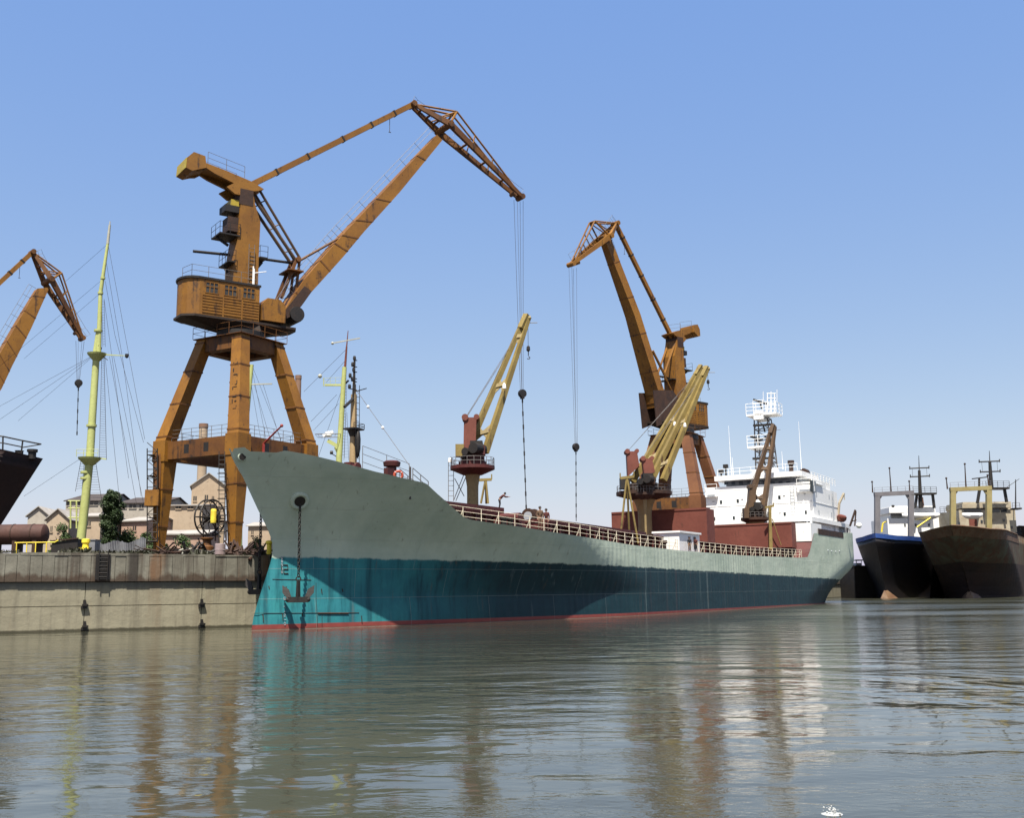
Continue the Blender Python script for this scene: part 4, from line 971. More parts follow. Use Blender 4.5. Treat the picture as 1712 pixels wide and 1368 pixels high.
def crane_upper(fr, prof, k=1.0, mat='orange', hookz=None, hookx=None):
    """prof: dict of local (r,z) points measured on the photo."""
    m = M[mat]; D = prof
    zH0, zH1, r0, r1, w = D['house']
    h, pts = house(fr, r0, r1, w, zH0, zH1, m, k)
    rf = D['front']                                  # slewing platform reaches to the boom foot
    mb = MB(); pl = [(r0-.02, -w*.6), (r0+.9, -w*1.0), (r1+.1, -w*1.0), (rf, -w*.85), (rf+.3, -w*.4), (rf+.3, w*.4), (rf, w*.85), (r1+.1, w*1.0), (r0+.9, w*1.0), (r0-.02, w*.6)]
    mb.prismz(pl, zH0-.2*k, zH0-.003)
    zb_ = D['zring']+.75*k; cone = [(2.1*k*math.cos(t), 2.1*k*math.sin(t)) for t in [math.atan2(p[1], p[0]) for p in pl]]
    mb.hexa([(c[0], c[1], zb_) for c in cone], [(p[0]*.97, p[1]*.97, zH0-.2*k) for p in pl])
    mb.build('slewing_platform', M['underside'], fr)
    mb = MB(); zr = zH1+.18*k
    mb.rail([(r0+.6, -w*.9, zr), (r1-.2, -w*.9, zr), (r1-.2, w*.9, zr)], 1.0*k, 2, 1.3*k, .025); mb.rail([(r0+.3, 0, zr), (r0+.6, -w*.9, zr)], 1.0*k, 2, 1.3, .025); mb.build('railing', M['steel_rail'], fr, h)
    # column
    tw = 1.05*k
    mb = MB(); mb.prism(D['column'], -tw, tw); colm = mb.build('column', m, fr)
    mb = MB(); (ax, az), (bx, bz) = D['cap']
    mb.prism([(ax-.05, az-1.1*k), (bx+.05, az-1.1*k), (bx+.02, bz), (ax-.02, bz)], -tw-.02, tw+.02); mb.build('column_head', M['brown_dark'], fr, colm)  # darker than the column: its shade is put into the colour
    for (xa, xb, z, dp) in D['plats']:
        mb = MB(); mb.box(min(xa, xb), max(xa, xb), -tw-dp, tw+dp*.3, z-.12*k, z); mb.beam((xa, 0, z-.1), ((xa*.35+xb*.65), 0, z-.75*k), .2)
        x0, x1 = min(xa, xb), max(xa, xb); mb.rail([(x1, -tw-dp, z), (x0, -tw-dp, z), (x0, tw, z)], 1.0*k, 2, .9*k, .025); mb.build('service_platform', M['black'], fr, colm)
    for (x0, x1, z0, z1, mm) in D.get('boxes', []):
        MB().box(x0, x1, -tw*.8, tw*.6, z0, z1).build('equipment_box', M[mm], fr, colm)
    mb = MB(); xl, zl0, zl1 = D['ladder']; mb.ladder((xl, -tw-.25, zl0), (xl, -tw-.25, zl1), .5*k, (1,0,0), .03, .35); mb.build('ladder', M['steel_rail'], fr, colm)
    for a, b in D.get('spars', []): MB().tube((a[0], 0, a[1]), (b[0], 0, b[1]), .13*k, n=8).build('spar', M['black'], fr, colm)
    # counterweight arm: two side plates with lightening gaps, and a ballast box
    cw = MB()
    for y in (-1.05*k, .75*k): cw.prism(D['arm'], y, y+.3*k)
    cw.prism(D['armtop'], -.76*k, .76*k)
    arm = cw.build('counterweight_arm', m, fr)
    bb_ = MB().prism(D['ballast'], -1.3*k, 1.3*k).build('ballast_box', m, fr, arm)
    e0, e1 = V((D['ballast'][0][0], 0, D['ballast'][0][1])), V((D['ballast'][-1][0], 0, D['ballast'][-1][1])); n_ = V((-(e1-e0).z, 0, (e1-e0).x)).normalized()
    if n_.x > 0: n_ = -n_
    y_ = V((0, 1.28*k, 0)); q_ = [e0-y_, e0+y_, e1+y_, e1-y_]; MB().hexa([p+n_*.005 for p in q_], [p+n_*.05 for p in q_]).build('ballast_end', M['yellow_end'], fr, arm)
    a, b = D['armrail']; mb = MB(); mb.rail([(a[0], -1.0*k, a[1]), (b[0], -1.0*k, b[1])], 1.05*k, 2, 1.8*k, .025); mb.rail([(a[0], 1.0*k, a[1]), (b[0], 1.0*k, b[1])], 1.05*k, 2, 1.8*k, .025); mb.build('railing', M['steel_rail'], fr, arm)

def boomset(fr, D, k=1.0, mat='orange', ropes=True, jibmat='orange_dark'):
    m = M[mat]; b3 = lambda p, y=0: V((p[0], y, p[1]))
    # boom: box girder with tapering depth and forked foot
    up, lo = D['boom_up'], D['boom_lo']; n = len(up); mb = MB(); hw = D['boom_hw']
    for i in range(n-1):
        a0, a1, w0, w1 = up[i], up[i+1], hw[i], hw[i+1]; l0, l1 = lo[i], lo[i+1]
        mb.hexa([b3(l0,-w0), b3(l0,w0), b3(a0,w0), b3(a0,-w0)], [b3(l1,-w1), b3(l1,w1), b3(a1,w1), b3(a1,-w1)])
    boom = mb.build('boom', m, fr)
    mb = MB()
    for i in range(n-1):
        for t in (.25, .75) if i in (2, 3) or n < 6 else (.6,):
            u_, l_ = V(b3(up[i])).lerp(b3(up[i+1]), t), V(b3(lo[i])).lerp(b3(lo[i+1]), t); w_ = hw[i]+(hw[i+1]-hw[i])*t+.03; d_ = (V(b3(up[i+1]))-V(b3(up[i]))).normalized()*.07; e_ = (u_-l_).normalized()*.03; y_ = V((0, w_, 0))
            mb.hexa([l_-e_-y_-d_, l_-e_+y_-d_, u_+e_+y_-d_, u_+e_-y_-d_], [l_-e_-y_+d_, l_-e_+y_+d_, u_+e_+y_+d_, u_+e_-y_+d_])
    mb.build('boom_flange', M['orange_dark'], fr, boom)
    mb = MB(); a = V(b3(up[0], -hw[0]*.6)); c = V(b3(up[-1], -hw[-1]*.6)); d = (c-a).normalized(); nrm = V((-d.z, 0, d.x))
    if nrm.z < 0: nrm = -nrm
    pts = [b3(p, -hw[i]*.6)+nrm*.08 for i, p in enumerate(up)]; off = nrm*.95*k
    for s in (1, .55): mb.path([p+off*s for p in pts], .022, 4)
    L = (c-a).length; q = int(L/1.5)
    for i in range(q+1):
        t = i/q*(len(pts)-1); j = min(int(t), len(pts)-2); p = pts[j].lerp(pts[j+1], t-j); mb.tube(p, p+off, .022, n=4)
    mb.build('railing', M['steel_rail'], fr, boom)
    if 'foot_fork' in D:
        mb = MB()
        for y in (-hw[0]-.06, hw[0]-.10): mb.prism(D['foot_fork'], y, y+.16)
        mb.build('boom_foot', M['brown_dark'], fr, boom)  # dark colour imitates the shade around the boom foot
    # trunk jib: two chords side by side, cross members, top truss
    tl, pv, tp, ap = D['tail'], D['pivot'], D['tip'], D['apex']
    wj = 1.15*k; mb = MB()
    T, Pv, Tp = b3(tl), b3(pv), b3(tp)
    dj = (Tp-Pv).normalized(); nj = V((-dj.z, 0, dj.x)); nj = nj if nj.z > 0 else -nj
    for s in (-1, 1):
        a, b, c = T+V((0, s*.25*k, 0)), Pv+V((0, s*wj, 0)), Tp+V((0, s*.3*k, 0))
        mb.beam(a, b, .24*k, .32*k, .34*k, .62*k); mb.beam(b, c, .34*k, .66*k, .24*k, .4*k)
    for t in (.25, .5, .75, .97):
        for (a, b, w0, w1) in ((T, Pv, .25*k, wj), (Pv, Tp, wj, .3*k)):
            p = a.lerp(b, t); w_ = w0+(w1-w0)*t; mb.tube(p-V((0,w_,0)), p+V((0,w_,0)), .12*k, n=6)
    mb.tube(Pv-V((0,wj*1.25,0)), Pv+V((0,wj*1.25,0)), .34*k, n=14); mb.tube(T-V((0,.6*k,0)), T+V((0,.6*k,0)), .3*k, n=12)
    mb.tube(Tp-V((0,.55*k,0)), Tp+V((0,.55*k,0)), .3*k, n=12); mb.tube(Tp-dj*.9*k-nj*.3*k-V((0,.45*k,0)), Tp-dj*.9*k-nj*.3*k+V((0,.45*k,0)), .22*k, n=12)
    jib = mb.build('jib', M[jibmat], fr)
    mb = MB(); A = b3(ap)
    e = Pv.lerp(Tp, .9)
    for s in (-.45*k, .45*k):
        o = V((0, s, 0)); mb.tube(T+o*.5, A+o, .1*k, n=6); mb.tube(A+o, e+o*.6+nj*.25, .1*k, n=6); mb.tube(Pv+V((0, s*2.2, 0)), A+o, .12*k, n=6); mb.tube(Pv.lerp(T, .35)+o, A+o, .08*k, n=6)
        for t in (.3, .6):
            p = A.lerp(e+nj*.25, t); q_ = Pv.lerp(Tp, .9*t+.05); mb.tube(p+o*(1-.4*t), q_+o*1.4*(1-t*.6), .07*k, n=5)
    mb.tube(A-V((0,.45*k,0)), A+V((0,.45*k,0)), .09*k)
    mb.build('jib_truss', m, fr, jib)
    mb = MB()
    for s in (.55*k, ):
        for (a, b) in ((T, Pv), (Pv, Tp)):
            n_ = V((-(b-a).z, 0, (b-a).x)).normalized(); n_ = n_ if n_.z > 0 else -n_
            pts = [a.lerp(b, i/8)+V((0, s*(.6 if i in (0, 8) else 1), 0))+n_*.3*k for i in range(9)]
            for h in (.5, 1.0): mb.path([p+n_*h*k for p in pts], .02, 4)
            for p in pts: mb.tube(p, p+n_*k, .02, n=4)
    mb.build('railing', M['steel_rail'], fr, jib)
    # tie
    a, b = b3(tl), b3(D['tie_end']); mb = MB(); mb.beam(a, b, .42*k, .5*k); tie = mb.build('tie_bar', m, fr)
    mb = MB()
    for t in (.12, .27, .45, .66, .84): p = a.lerp(b, t); d_ = (b-a).normalized(); mb.beam(p-d_*.08, p+d_*.08, .5*k, .6*k)
    mb.build('tie_joint', M['black'], fr, tie)
    mb = MB(); p = a.lerp(b, .15); mb.tube(p-V((0,0,.2)), p-V((0,0,1.7*k)), .03, n=5); mb.tube(p-V((-.15,0,1.7*k)), p-V((.1,0,1.7*k)), .04); mb.build('hanging_line', M['rope'], fr, tie)
    # hoist ropes with hook block
    if 'hook' in D:
        hz = D['hook']; x = Tp.x
        mb = MB()
        for dx, dy in ((.25,-.15),(.1,.2),(-.55,-.2),(-.7,.2)):
            mb.tube((x+dx*k*D.get('hs', 1), dy*k, Tp.z-.35*k), (x-.1*k+dx*.25*k, dy*.5*k, hz+.35), .02, n=4)
        mb.build('hoist_rope', M['rope'], fr)
        c = V((x-.1*k, 0, hz)); mb = MB(); mb.lathe([(.05,-.22*k),(.42*k,-.2*k),(.46*k,0),(.42*k,.2*k),(.05,.22*k)], c, 16, 'y'); mb.box(c.x-.14, c.x+.14, -.2*k, .2*k, hz-.55*k, hz-.3*k)
        hb = mb.build('hook_block', M['black'], fr, smooth=True)
        ze = D['chain_end']; mb = MB(); p = c-V((0,0,.5*k)); n = int((p.z-ze)/.45)
        for i in range(n):
            q0 = V((p.x+.012*i, 0, p.z+(ze-p.z)*i/n)); q1 = V((p.x+.012*(i+1), 0, p.z+(ze-p.z)*(i+1)/n)); mb.tube(q0, q1, .05 if i % 3 else .085, n=5)
        mb.build('sling_chain', M['black'], fr, hb)

PORT = SYAW
# --- big crane on the left
C1 = P(398, 700, 92); fr1 = Frame((C1.x, C1.y, 0), R(35))
thing('portal_crane', fr1, 'biggest orange portal crane, behind the ship bow, its boom reaching right', 'crane', 'orange portal cranes on the quay')
def lp1(px, py, y=0): p = fr1.y(px, py, y); return (p.x, p.z)
zt = lp1(398, 572)[1]; zm = lp1(398, 742)[1]
mid = 2.05
legs1 = portal(fr1, 1.0, zt, zm, QT-.1, 2.08, 4.16, 4.3, PORT-R(35), M['orange'])
w1 = 1.7; a = lp1(330, 500, -w1); b = lp1(434, 500, -w1)
D1 = {'house': (lp1(380, 531, -w1)[1], lp1(380, 472, -w1)[1], a[0]-1.1, b[0], w1), 'front': lp1(484, 545)[0], 'zring': zt}
L = lambda *q: [lp1(x, y) for x, y in q]
D1['column'] = L((395,334),(417,334),(419,347),(428,377),(425,438),(424,480),(383,480),(384,440),(391,400),(395,350))
D1['cap'] = (lp1(395, 327), lp1(416, 325))
p = lp1(360, 393); D1['plats'] = [(p[0], lp1(394, 393)[0], p[1], .1), (lp1(373, 441)[0], lp1(385, 441)[0], lp1(373, 441)[1], .3), (lp1(438, 437)[0], lp1(425, 437)[0], lp1(438, 437)[1], .3)]
D1['boxes'] = [(*sorted((lp1(381, 345)[0], lp1(396, 345)[0])), lp1(390, 349)[1], lp1(390, 339)[1], 'yellow_end'), (*sorted((lp1(371, 350)[0], lp1(396, 350)[0])), lp1(380, 358)[1], lp1(380, 347)[1], 'black'), (lp1(376,382)[0], lp1(393,382)[0], lp1(380,390)[1], lp1(380,366)[1], 'brown_dark')]
D1['ladder'] = (lp1(411, 450)[0], D1['house'][1], lp1(411, 415)[1])
D1['spars'] = [(lp1(323, 420), lp1(384, 426)), (lp1(425, 431), lp1(490, 440))]
D1['arm'] = L((334,277),(373,292),(415,310),(434,322),(424,325),(404,326),(396,332),(386,330),(372,318),(384,312),(372,306),(352,296),(340,288),(332,292),(316,292),(322,277))
D1['armtop'] = L((334,277),(373,292),(415,310),(434,322),(428,324),(412,316),(372,298),(334,284))
D1['ballast'] = L((305,271),(316,262),(335,269),(337,288),(313,293),(303,288))
D1['armrail'] = (lp1(341, 279), lp1(402, 303))
crane_upper(fr1, D1)
B1 = {}
B1['boom_up'] = L((466,524),(499,474),(546,419),(571,391),(640,319),(726,228)); B1['boom_lo'] = L((474,530),(512,493),(564,436),(600,393),(662,325),(735,237)); B1['boom_hw'] = [1.3,1.2,1.05,1.0,.8,.55]
B1['foot_fork'] = L((462,530),(499,484),(511,493),(494,517),(480,532),(467,539))
B1['tail'] = lp1(689, 175); B1['pivot'] = lp1(743, 214); B1['tip'] = lp1(870, 330); B1['apex'] = lp1(760, 189); B1['tie_end'] = lp1(414, 312)
B1['hook'] = lp1(871, 658)[1]; B1['chain_end'] = lp1(875, 852)[1]
boomset(fr1, B1)
# luffing gear
mb = MB(); b3 = lambda px, py, y=0: V((lp1(px, py)[0], y, lp1(px, py)[1]))
for y in (-.55, .55):
    mb.tube(b3(416,327,y), b3(489,436,y), .15, n=6); mb.tube(b3(430,321,y), b3(497,434,y), .12, n=6)
    for t in (.15, .5, .85): mb.tube(b3(416,327,y).lerp(b3(489,436,y), t), b3(430,321,y).lerp(b3(497,434,y), t), .06, n=5)
mb.build('luffing_rod', M['bronze'], fr1)
mb = MB()
for y in (-.6, .6):
    mb.beam(b3(491,437,y), b3(466,501,y), .26); mb.beam(b3(496,440,y), b3(489,500,y), .2); mb.tube(b3(497,438,y), b3(560,402,y), .12)
mb.tube(b3(493,437,-.9), b3(493,437,.9), .25, n=10); p = b3(487, 456); mb.box(p.x-.8, p.x+.7, -1.2, 1, p.z-.1, p.z); mb.build('luffing_frame', M['orange_dark'], fr1)
a = lp1(437, 535, -1.6); b = lp1(470, 502, -1.6); mb = MB(); zt_ = b[1]; mb.prism([(a[0], a[1]), (b[0]+.4, a[1]), (b[0]+.4, b[1]-.5), (b[0]-.1, b[1]), (a[0]+.5, b[1]), (a[0], b[1]-.6)], -1.7, 1.2); mb.build('winch_cover', M['orange'], fr1)
c = b3(486, 531); mb = MB(); mb.lathe([(.1,-1.5),(.68,-1.5),(.72,-1.3),(.72,1.3),(.68,1.5),(.1,1.5)], c, 20, 'y'); mb.build('winch_drum', M['black'], fr1, smooth=True)
mb = MB(); p = lp1(425, 462, -1.6); mb.tube((p[0],-1.6,p[1]-1), (p[0],-1.6,p[1]+.7), .05); mb.tube((p[0],-1.6,p[1]+.3), (p[0]+1.1,-1.6,p[1]+.6), .04); mb.tube((p[0]-.1,-1.6,p[1]-1), (p[0]-.1,-1.6,p[1]+.9), .06); mb.build('floodlight_post', M['white'], fr1)
# stair tower clamped to the left leg, cable reel, leg ladder, jib on the portal beam, worn lettering on the leg
Ys = 90.0; fe = lambda px, py, Y=Ys: fr1.at(px, py, Y)
mb = MB(); xs_ = (246, 263); cols_ = [(x, y_) for x in xs_ for y_ in (Ys-.6, Ys+.8)]
for x, y_ in cols_: mb.tube(P(x, 907, y_), P(x, 750, y_), .05, n=5)
for k in range(11):
    py = 905-k*15
    for y_ in (Ys-.6, Ys+.8): mb.tube(P(246, py, y_), P(263, py, y_), .035, n=4); mb.tube(P(246 if k % 2 else 263, py, y_), P(263 if k % 2 else 246, py-15, y_), .03, n=4)
for py in (905, 865, 830, 795, 760):
    a, b = P(246, py, Ys-.6), P(266, py, Ys+.8); mb.box(a.x, b.x, Ys-.6, Ys+.8, a.z-.06, a.z)
st = mb.build('stair_tower', M['black'], fr1, world=True)
a, b = P(246, 847, Ys), P(270, 820, Ys); MB().box(a.x, b.x, Ys-.7, Ys+.9, a.z, b.z).build('stair_cabin', M['orange'], fr1, st, world=True)
a, b = P(258, 818, Ys), P(272, 760, Ys); MB().box(a.x, b.x, Ys-.3, Ys+1.2, a.z, b.z).build('electric_cabinet', M['orange_dark'], fr1, st, world=True)
Yr = 86.0; c = P(351, 866, Yr); ax = (V((.5,.87,0))); ax1 = V((.45, .89, 0)).normalized()
mb = MB(); r_ = 1.42
for off in (-.28, .28):
    o = ax1.cross(V((0,0,1)))*off
    mb.torus(c+o, r_, .07, ax1, (0,0,1), 30, 6)
    for i in range(10):
        t = math.pi*i/5; mb.tube(c+o, c+o+(ax1*math.cos(t)+V((0,0,1))*math.sin(t))*r_, .04, n=4)
for i in range(10):
    t = math.pi*i/5; d = (ax1*math.cos(t)+V((0,0,1))*math.sin(t)); o = ax1.cross(V((0,0,1)))*.28; mb.tube(c+o+d*r_, c-o+d*r_, .04, n=4)
o = ax1.cross(V((0,0,1))); mb.tube(c-o*.4, c+o*.9, .28, n=14)
reel = mb.build('cable_reel', M['black'], fr1, world=True)
mb = MB(); p = P(357, 864, Yr-.6); mb.lathe([(.22,-.5),(.24,-.3),(.24,.45),(.18,.6)], p, 12); mb.build('reel_motor', M['yellow'], fr1, reel, world=True)
mb = MB(); a, b = P(338, 872, Yr+.4), P(382, 872, Yr+.4); mb.box(a.x, b.x, Yr, Yr+1.0, a.z-.1, a.z); mb.rail([P(338,872,Yr+.0), P(382,872,Yr+.0)], 1.0, 2, .8, .03)
for x in (340, 360, 378): mb.tube(P(x, 905, Yr+.4), P(x, 872, Yr+.4), .06)
mb.build('reel_platform', M['brown_dark'], fr1, reel, world=True)
mb = MB(); mb.ladder(P(371, 900, 84.6), P(371, 755, 85.6), .45, (1,.1,0), .03, .35)
for i in range(9): p = P(371, 890-i*14, 84.5+i*.1); mb.torus(p, .35, .02, (1,0,0), (0,1,0), 10, 4)
mb.build('ladder', M['black'], fr1, world=True)
mb = MB(); a, b = P(441, 742, 88), P(471, 712, 87); mb.tube(a, b, .09, .06, 6); mb.ball(b, .14); mb.tube(a, a-V((0,0,1.5)), .12); mb.build('swing_boom', M['red'], fr1, world=True)
def leg_marks():
    pyaw = PORT-R(35); T = rot(-2.08, -2.08, pyaw); Mm = rot(-4.16, -4.16, pyaw)
    return T, Mm
T, Mm = leg_marks(); mb = MB(); rnd = random.Random(3)
pyaw = PORT-R(35)
# the nearest leg in view: pick the corner closest to the camera
best = min(((sx, sy) for sx in (-1, 1) for sy in (-1, 1)), key=lambda q: fr1.l2w(V((*rot(q[0]*4.16, q[1]*4.16, pyaw), 10))).y)
sx, sy = best
def legface(t, u, off=.012):            # face of that leg looking along its own -x or +x side
    hw = .52+(.62-.52)*t; A_ = 2.08+(4.16-2.08)*t; x_, y_ = rot(sx*A_+sx*(hw+off), sy*A_+u*hw, pyaw); return V((x_, y_, zt+(zm-zt)*t))
def legface2(t, u, off=.012):
    hw = .52+(.62-.52)*t; A_ = 2.08+(4.16-2.08)*t; x_, y_ = rot(sx*A_+u*hw, sy*A_+sy*(hw+off), pyaw); return V((x_, y_, zt+(zm-zt)*t))
t = .30
while t < .78:
    for f in (legface, legface2)[:1]:
        hh = rnd.uniform(.028, .042)
        for (u0, t0, u1, t1) in ((-.45,0,.35,0),(-.45,0,-.45,1),(.3,0,.3,1),(-.45,.5,.3,.5),(-.45,1,.35,1)):
            if rnd.random() < .45:
                a_ = f(t+hh*t0, u0); b_ = f(t+hh*t1, u1); mb.tube(a_, a_.lerp(b_, rnd.uniform(.4,1)), rnd.uniform(.025,.055), n=4)
    t += .062
mb.build('worn_lettering', M['black'], fr1)

# --- crane behind the ship
C2 = P(1133, 760, 158); fr2 = Frame((C2.x, C2.y, 0), math.atan2(-.66, -.75))
thing('portal_crane', fr2, 'orange portal crane behind the white superstructure, its steep boom leaning to the left', 'crane', 'orange portal cranes on the quay')
def lp2(px, py, y=0): p = fr2.y(px, py, y); return (p.x, p.z)
K = 1.09
zt2c = lp2(1133, 730)[1]; zm2 = lp2(1133, 835)[1]
portal(fr2, 1.25, zt2c, zm2, QT-.1, 2.3, 4.3, 4.5, PORT-fr2.yaw, M['orange_red'])
base = D1['zring']
def tr(p): return (p[0]*K, zt2c+(p[1]-base)*K)
D2 = {}
h0 = D1['house']; D2['house'] = (zt2c+(h0[0]-base)*K, zt2c+(h0[1]-base)*K, h0[2]*K, h0[3]*K, h0[4]*K); D2['front'] = D1['front']*K; D2['zring'] = zt2c
tr2 = lambda p: (tr(p)[0]*(.74 if p[0] < 0 else 1), tr(p)[1])
D2['column'] = [tr(p) for p in D1['column']]
for n_ in ('arm','armtop','ballast'): D2[n_] = [tr2(p) for p in D1[n_]]
D2['cap'] = tuple(tr(p) for p in D1['cap']); D2['armrail'] = tuple(tr2(p) for p in D1['armrail'])
D2['plats'] = [(a*K, b*K, zt2c+(z-base)*K, d) for a, b, z, d in D1['plats']]; D2['boxes'] = [(a*K, b*K, zt2c+(c-base)*K, zt2c+(d-base)*K, m) for a, b, c, d, m in D1['boxes']]
l = D1['ladder']; D2['ladder'] = (l[0]*K, zt2c+(l[1]-base)*K, zt2c+(l[2]-base)*K); D2['spars'] = [tuple(tr(p) for p in s_) for s_ in D1['spars']]
crane_upper(fr2, D2, K)
L2 = lambda *q: [lp2(x, y) for x, y in q]
B2 = {}
B2['boom_up'] = L2((1112,676),(1098,652),(1063,527),(1020,408),(1014,390)); B2['boom_lo'] = L2((1093,682),(1089,655),(1053,529),(1010.5,412),(1004,396)); B2['boom_hw'] = [1.4,1.3,.9,.55,.5]
B2['foot_fork'] = L2((1122,700),(1124,672),(1112,655),(1080,655),(1086,715))
B2['tail'] = lp2(1029, 374); B2['pivot'] = lp2(1010, 398); B2['tip'] = lp2(955, 442); B2['apex'] = lp2(990, 371); B2['tie_end'] = lp2(1123, 564)
B2['hook'] = lp2(966, 748)[1]; B2['chain_end'] = lp2(968, 872)[1]
boomset(fr2, B2, 1.15, jibmat='orange')
mb = MB(); q3 = lambda px, py, y=0: V((lp2(px, py)[0], y, lp2(px, py)[1]))
for y in (-.7, .7): mb.tube(q3(1126,566,y), q3(1104,628,y), .16); mb.tube(q3(1104,628,y), q3(1120,662,y), .14); mb.tube(q3(1085,588,y), q3(1106,630,y), .2)
mb.build('luffing_rod', M['orange'], fr2)

# --- crane at the left edge of the picture
C3 = P(-105, 700, 122); fr3 = Frame((C3.x, C3.y, 0), R(42))
thing('portal_crane', fr3, 'orange portal crane at the left edge, only its boom and jib in view', 'crane', 'orange portal cranes on the quay')
def lp3(px, py, y=0): p = fr3.y(px, py, y); return (p.x, p.z)
K3 = 1.0
portal(fr3, 1.0, zt, zm, QT-.1, 2.08, 4.16, 4.3, PORT-fr3.yaw, M['orange']); crane_upper(fr3, D1)
L3 = lambda *q: [lp3(x, y) for x, y in q]
B3 = {}
B3['boom_up'] = L3((-58,698),(-20,622),(0,586),(30,534),(60,484)); B3['boom_lo'] = L3((-40,706),(-2,652),(16,614),(48,552),(80,482)); B3['boom_hw'] = [1.3,1.1,1.0,.85,.6]
B3['tail'] = lp3(54, 422); B3['pivot'] = lp3(80, 470); B3['tip'] = lp3(137, 566); B3['apex'] = lp3(101, 458); B3['tie_end'] = lp3(-90, 556)
B3['hook'] = lp3(126, 640)[1]; B3['chain_end'] = lp3(120, 727)[1]; B3['hs'] = .9
boomset(fr3, B3, 1.05)
# ------------------------------------------------------------------ tall masts behind the quay
def shroud(mb, a, bs, r=.018):
    for b in bs: mb.tube(a, b, r, n=4)
def ratlines(mb, a0, a1, b0, b1, n, r=.012):
    for i in range(1, n): t = i/n; mb.tube(a0.lerp(b0, t), a1.lerp(b1, t), r, n=4)
Ym = 90.0
mf = Frame((P(133, 905, Ym).x, Ym, QT-.1))
thing('ship_mast', mf, 'tallest yellow-green mast, left of the big crane, with platforms, ratlines and stays', 'mast')
A = lambda x, y, Y=Ym: P(x, y, Y)
base = A(133, 905); base.z = QT-.1
mb = MB(); mb.tube(base, A(150, 768), .38, .33, 16); mb.tube(A(150,768), A(161,596), .33, .28, 16)
lowm = mb.build('lower_mast', M['lime'], mf, world=True, smooth=True)
mb = MB(); mb.tube(A(158,600), A(165,551), .22, .2, 12); mb.tube(A(164.5,600), A(168,490), .22, .17, 12); mb.tube(A(168,490), A(180,408), .17, .12, 12)
mb.build('topmast', M['lime'], mf, world=True, smooth=True)
mb = MB(); mb.tube(A(180,408), A(183.5,376), .13, .1, 10); mb.tube(A(183.5,376), A(184,370), .05, n=6); mb.build('mast_head', M['mast_white'], mf, world=True, smooth=True)
mb = MB()
for x, y, r in ((144,790,.45),(153,712,.42),(164,553,.34),(168,490,.23),(143,800,.42),(172,465,.2)):
    p = A(x, y); mb.lathe([(r, -.09), (r, .09)], p, 16)
mb.build('mast_band', M['lime'], mf, world=True)
p = A(150, 767); mb = MB(); mb.lathe([(.4,-.55),(.9,-.05),(.95,.08),(.4,.1)], p, 20); mb.beam(p+V((.2,0,.1)), A(178,768), .12, .1); mb.beam(p+V((-.2,0,.1)), A(133,766), .12, .1); mb.rail([p+V((-.9,-.6,.1)), p+V((.9,-.6,.1))], .6, 2, .6, .025); mb.build('mast_platform', M['lime'], mf, world=True)
p = A(162, 592); mb = MB(); mb.lathe([(.3,-.6),(.75,-.08),(.8,.06),(.3,.08)], p, 20); mb.beam(p, A(190,594), .14, .1, .09, .08); mb.beam(A(190,594), A(212,595), .09, .08, .05, .05); mb.build('crosstree', M['lime'], mf, world=True)
mb = MB(); mb.lathe([(.05,-.2),(.16,-.1),(.16,.15)], A(212,595), 8); mb.tube(A(166,592), A(170,581), .05); mb.tube(A(172,596), A(180,602), .04); mb.build('mast_light', M['black'], mf, world=True)
mb = MB()
for (x0,y0,x1,y1) in ((160,592,-20,690),(160,592,-20,715),(159,593,30,704),(168,490,40,600),(180,408,110,470),(168,470,0,612),(133,768,40,830)): mb.tube(A(x0,y0), A(x1,y1,Ym+6), .014, n=4)
a0, a1 = A(170,595), A(174,597); b0, b1 = A(166,768,Ym-.3), A(178,768,Ym+.4); mb.tube(a0,b0,.02,n=4); mb.tube(a1,b1,.02,n=4); ratlines(mb,a0,a1,b0,b1,44)
a0, a1 = A(153,772), A(160,772); b0, b1 = A(150,850), A(172,850); mb.tube(a0,b0,.02,n=4); mb.tube(a1,b1,.02,n=4); ratlines(mb,a0,a1,b0,b1,18)
a0, a1 = A(141,772), A(135,772); b0, b1 = A(137,820), A(126,822); mb.tube(a0,b0,.02,n=4); mb.tube(a1,b1,.02,n=4); ratlines(mb,a0,a1,b0,b1,12)
a0, a1 = A(170,500), A(174,500); b0, b1 = A(172,580), A(176,580); mb.tube(a0,b0,.016,n=4); mb.tube(a1,b1,.016,n=4); ratlines(mb,a0,a1,b0,b1,18)
for (x0,y0,x1,y1) in ((181,410,242,735),(176,470,192,560),(192,560,240,740),(174,500,215,800),(176,600,200,840),(183,596,228,842),(190,596,240,842),(178,440,205,600),(205,600,236,830)): mb.tube(A(x0,y0), A(x1,y1,Ym+.5), .014, n=4)
mb.build('rigging', M['rope'], mf, world=True)
# lower works of that mast: yellow-green ladders and gantry
mb = MB()
for x in (118, 128): mb.tube(A(x, 884), A(x, 838), .07)
for y in (838, 850, 866): mb.tube(A(114, y), A(134, y), .06)
mb.build('mast_gantry', M['lime'], mf, world=True)

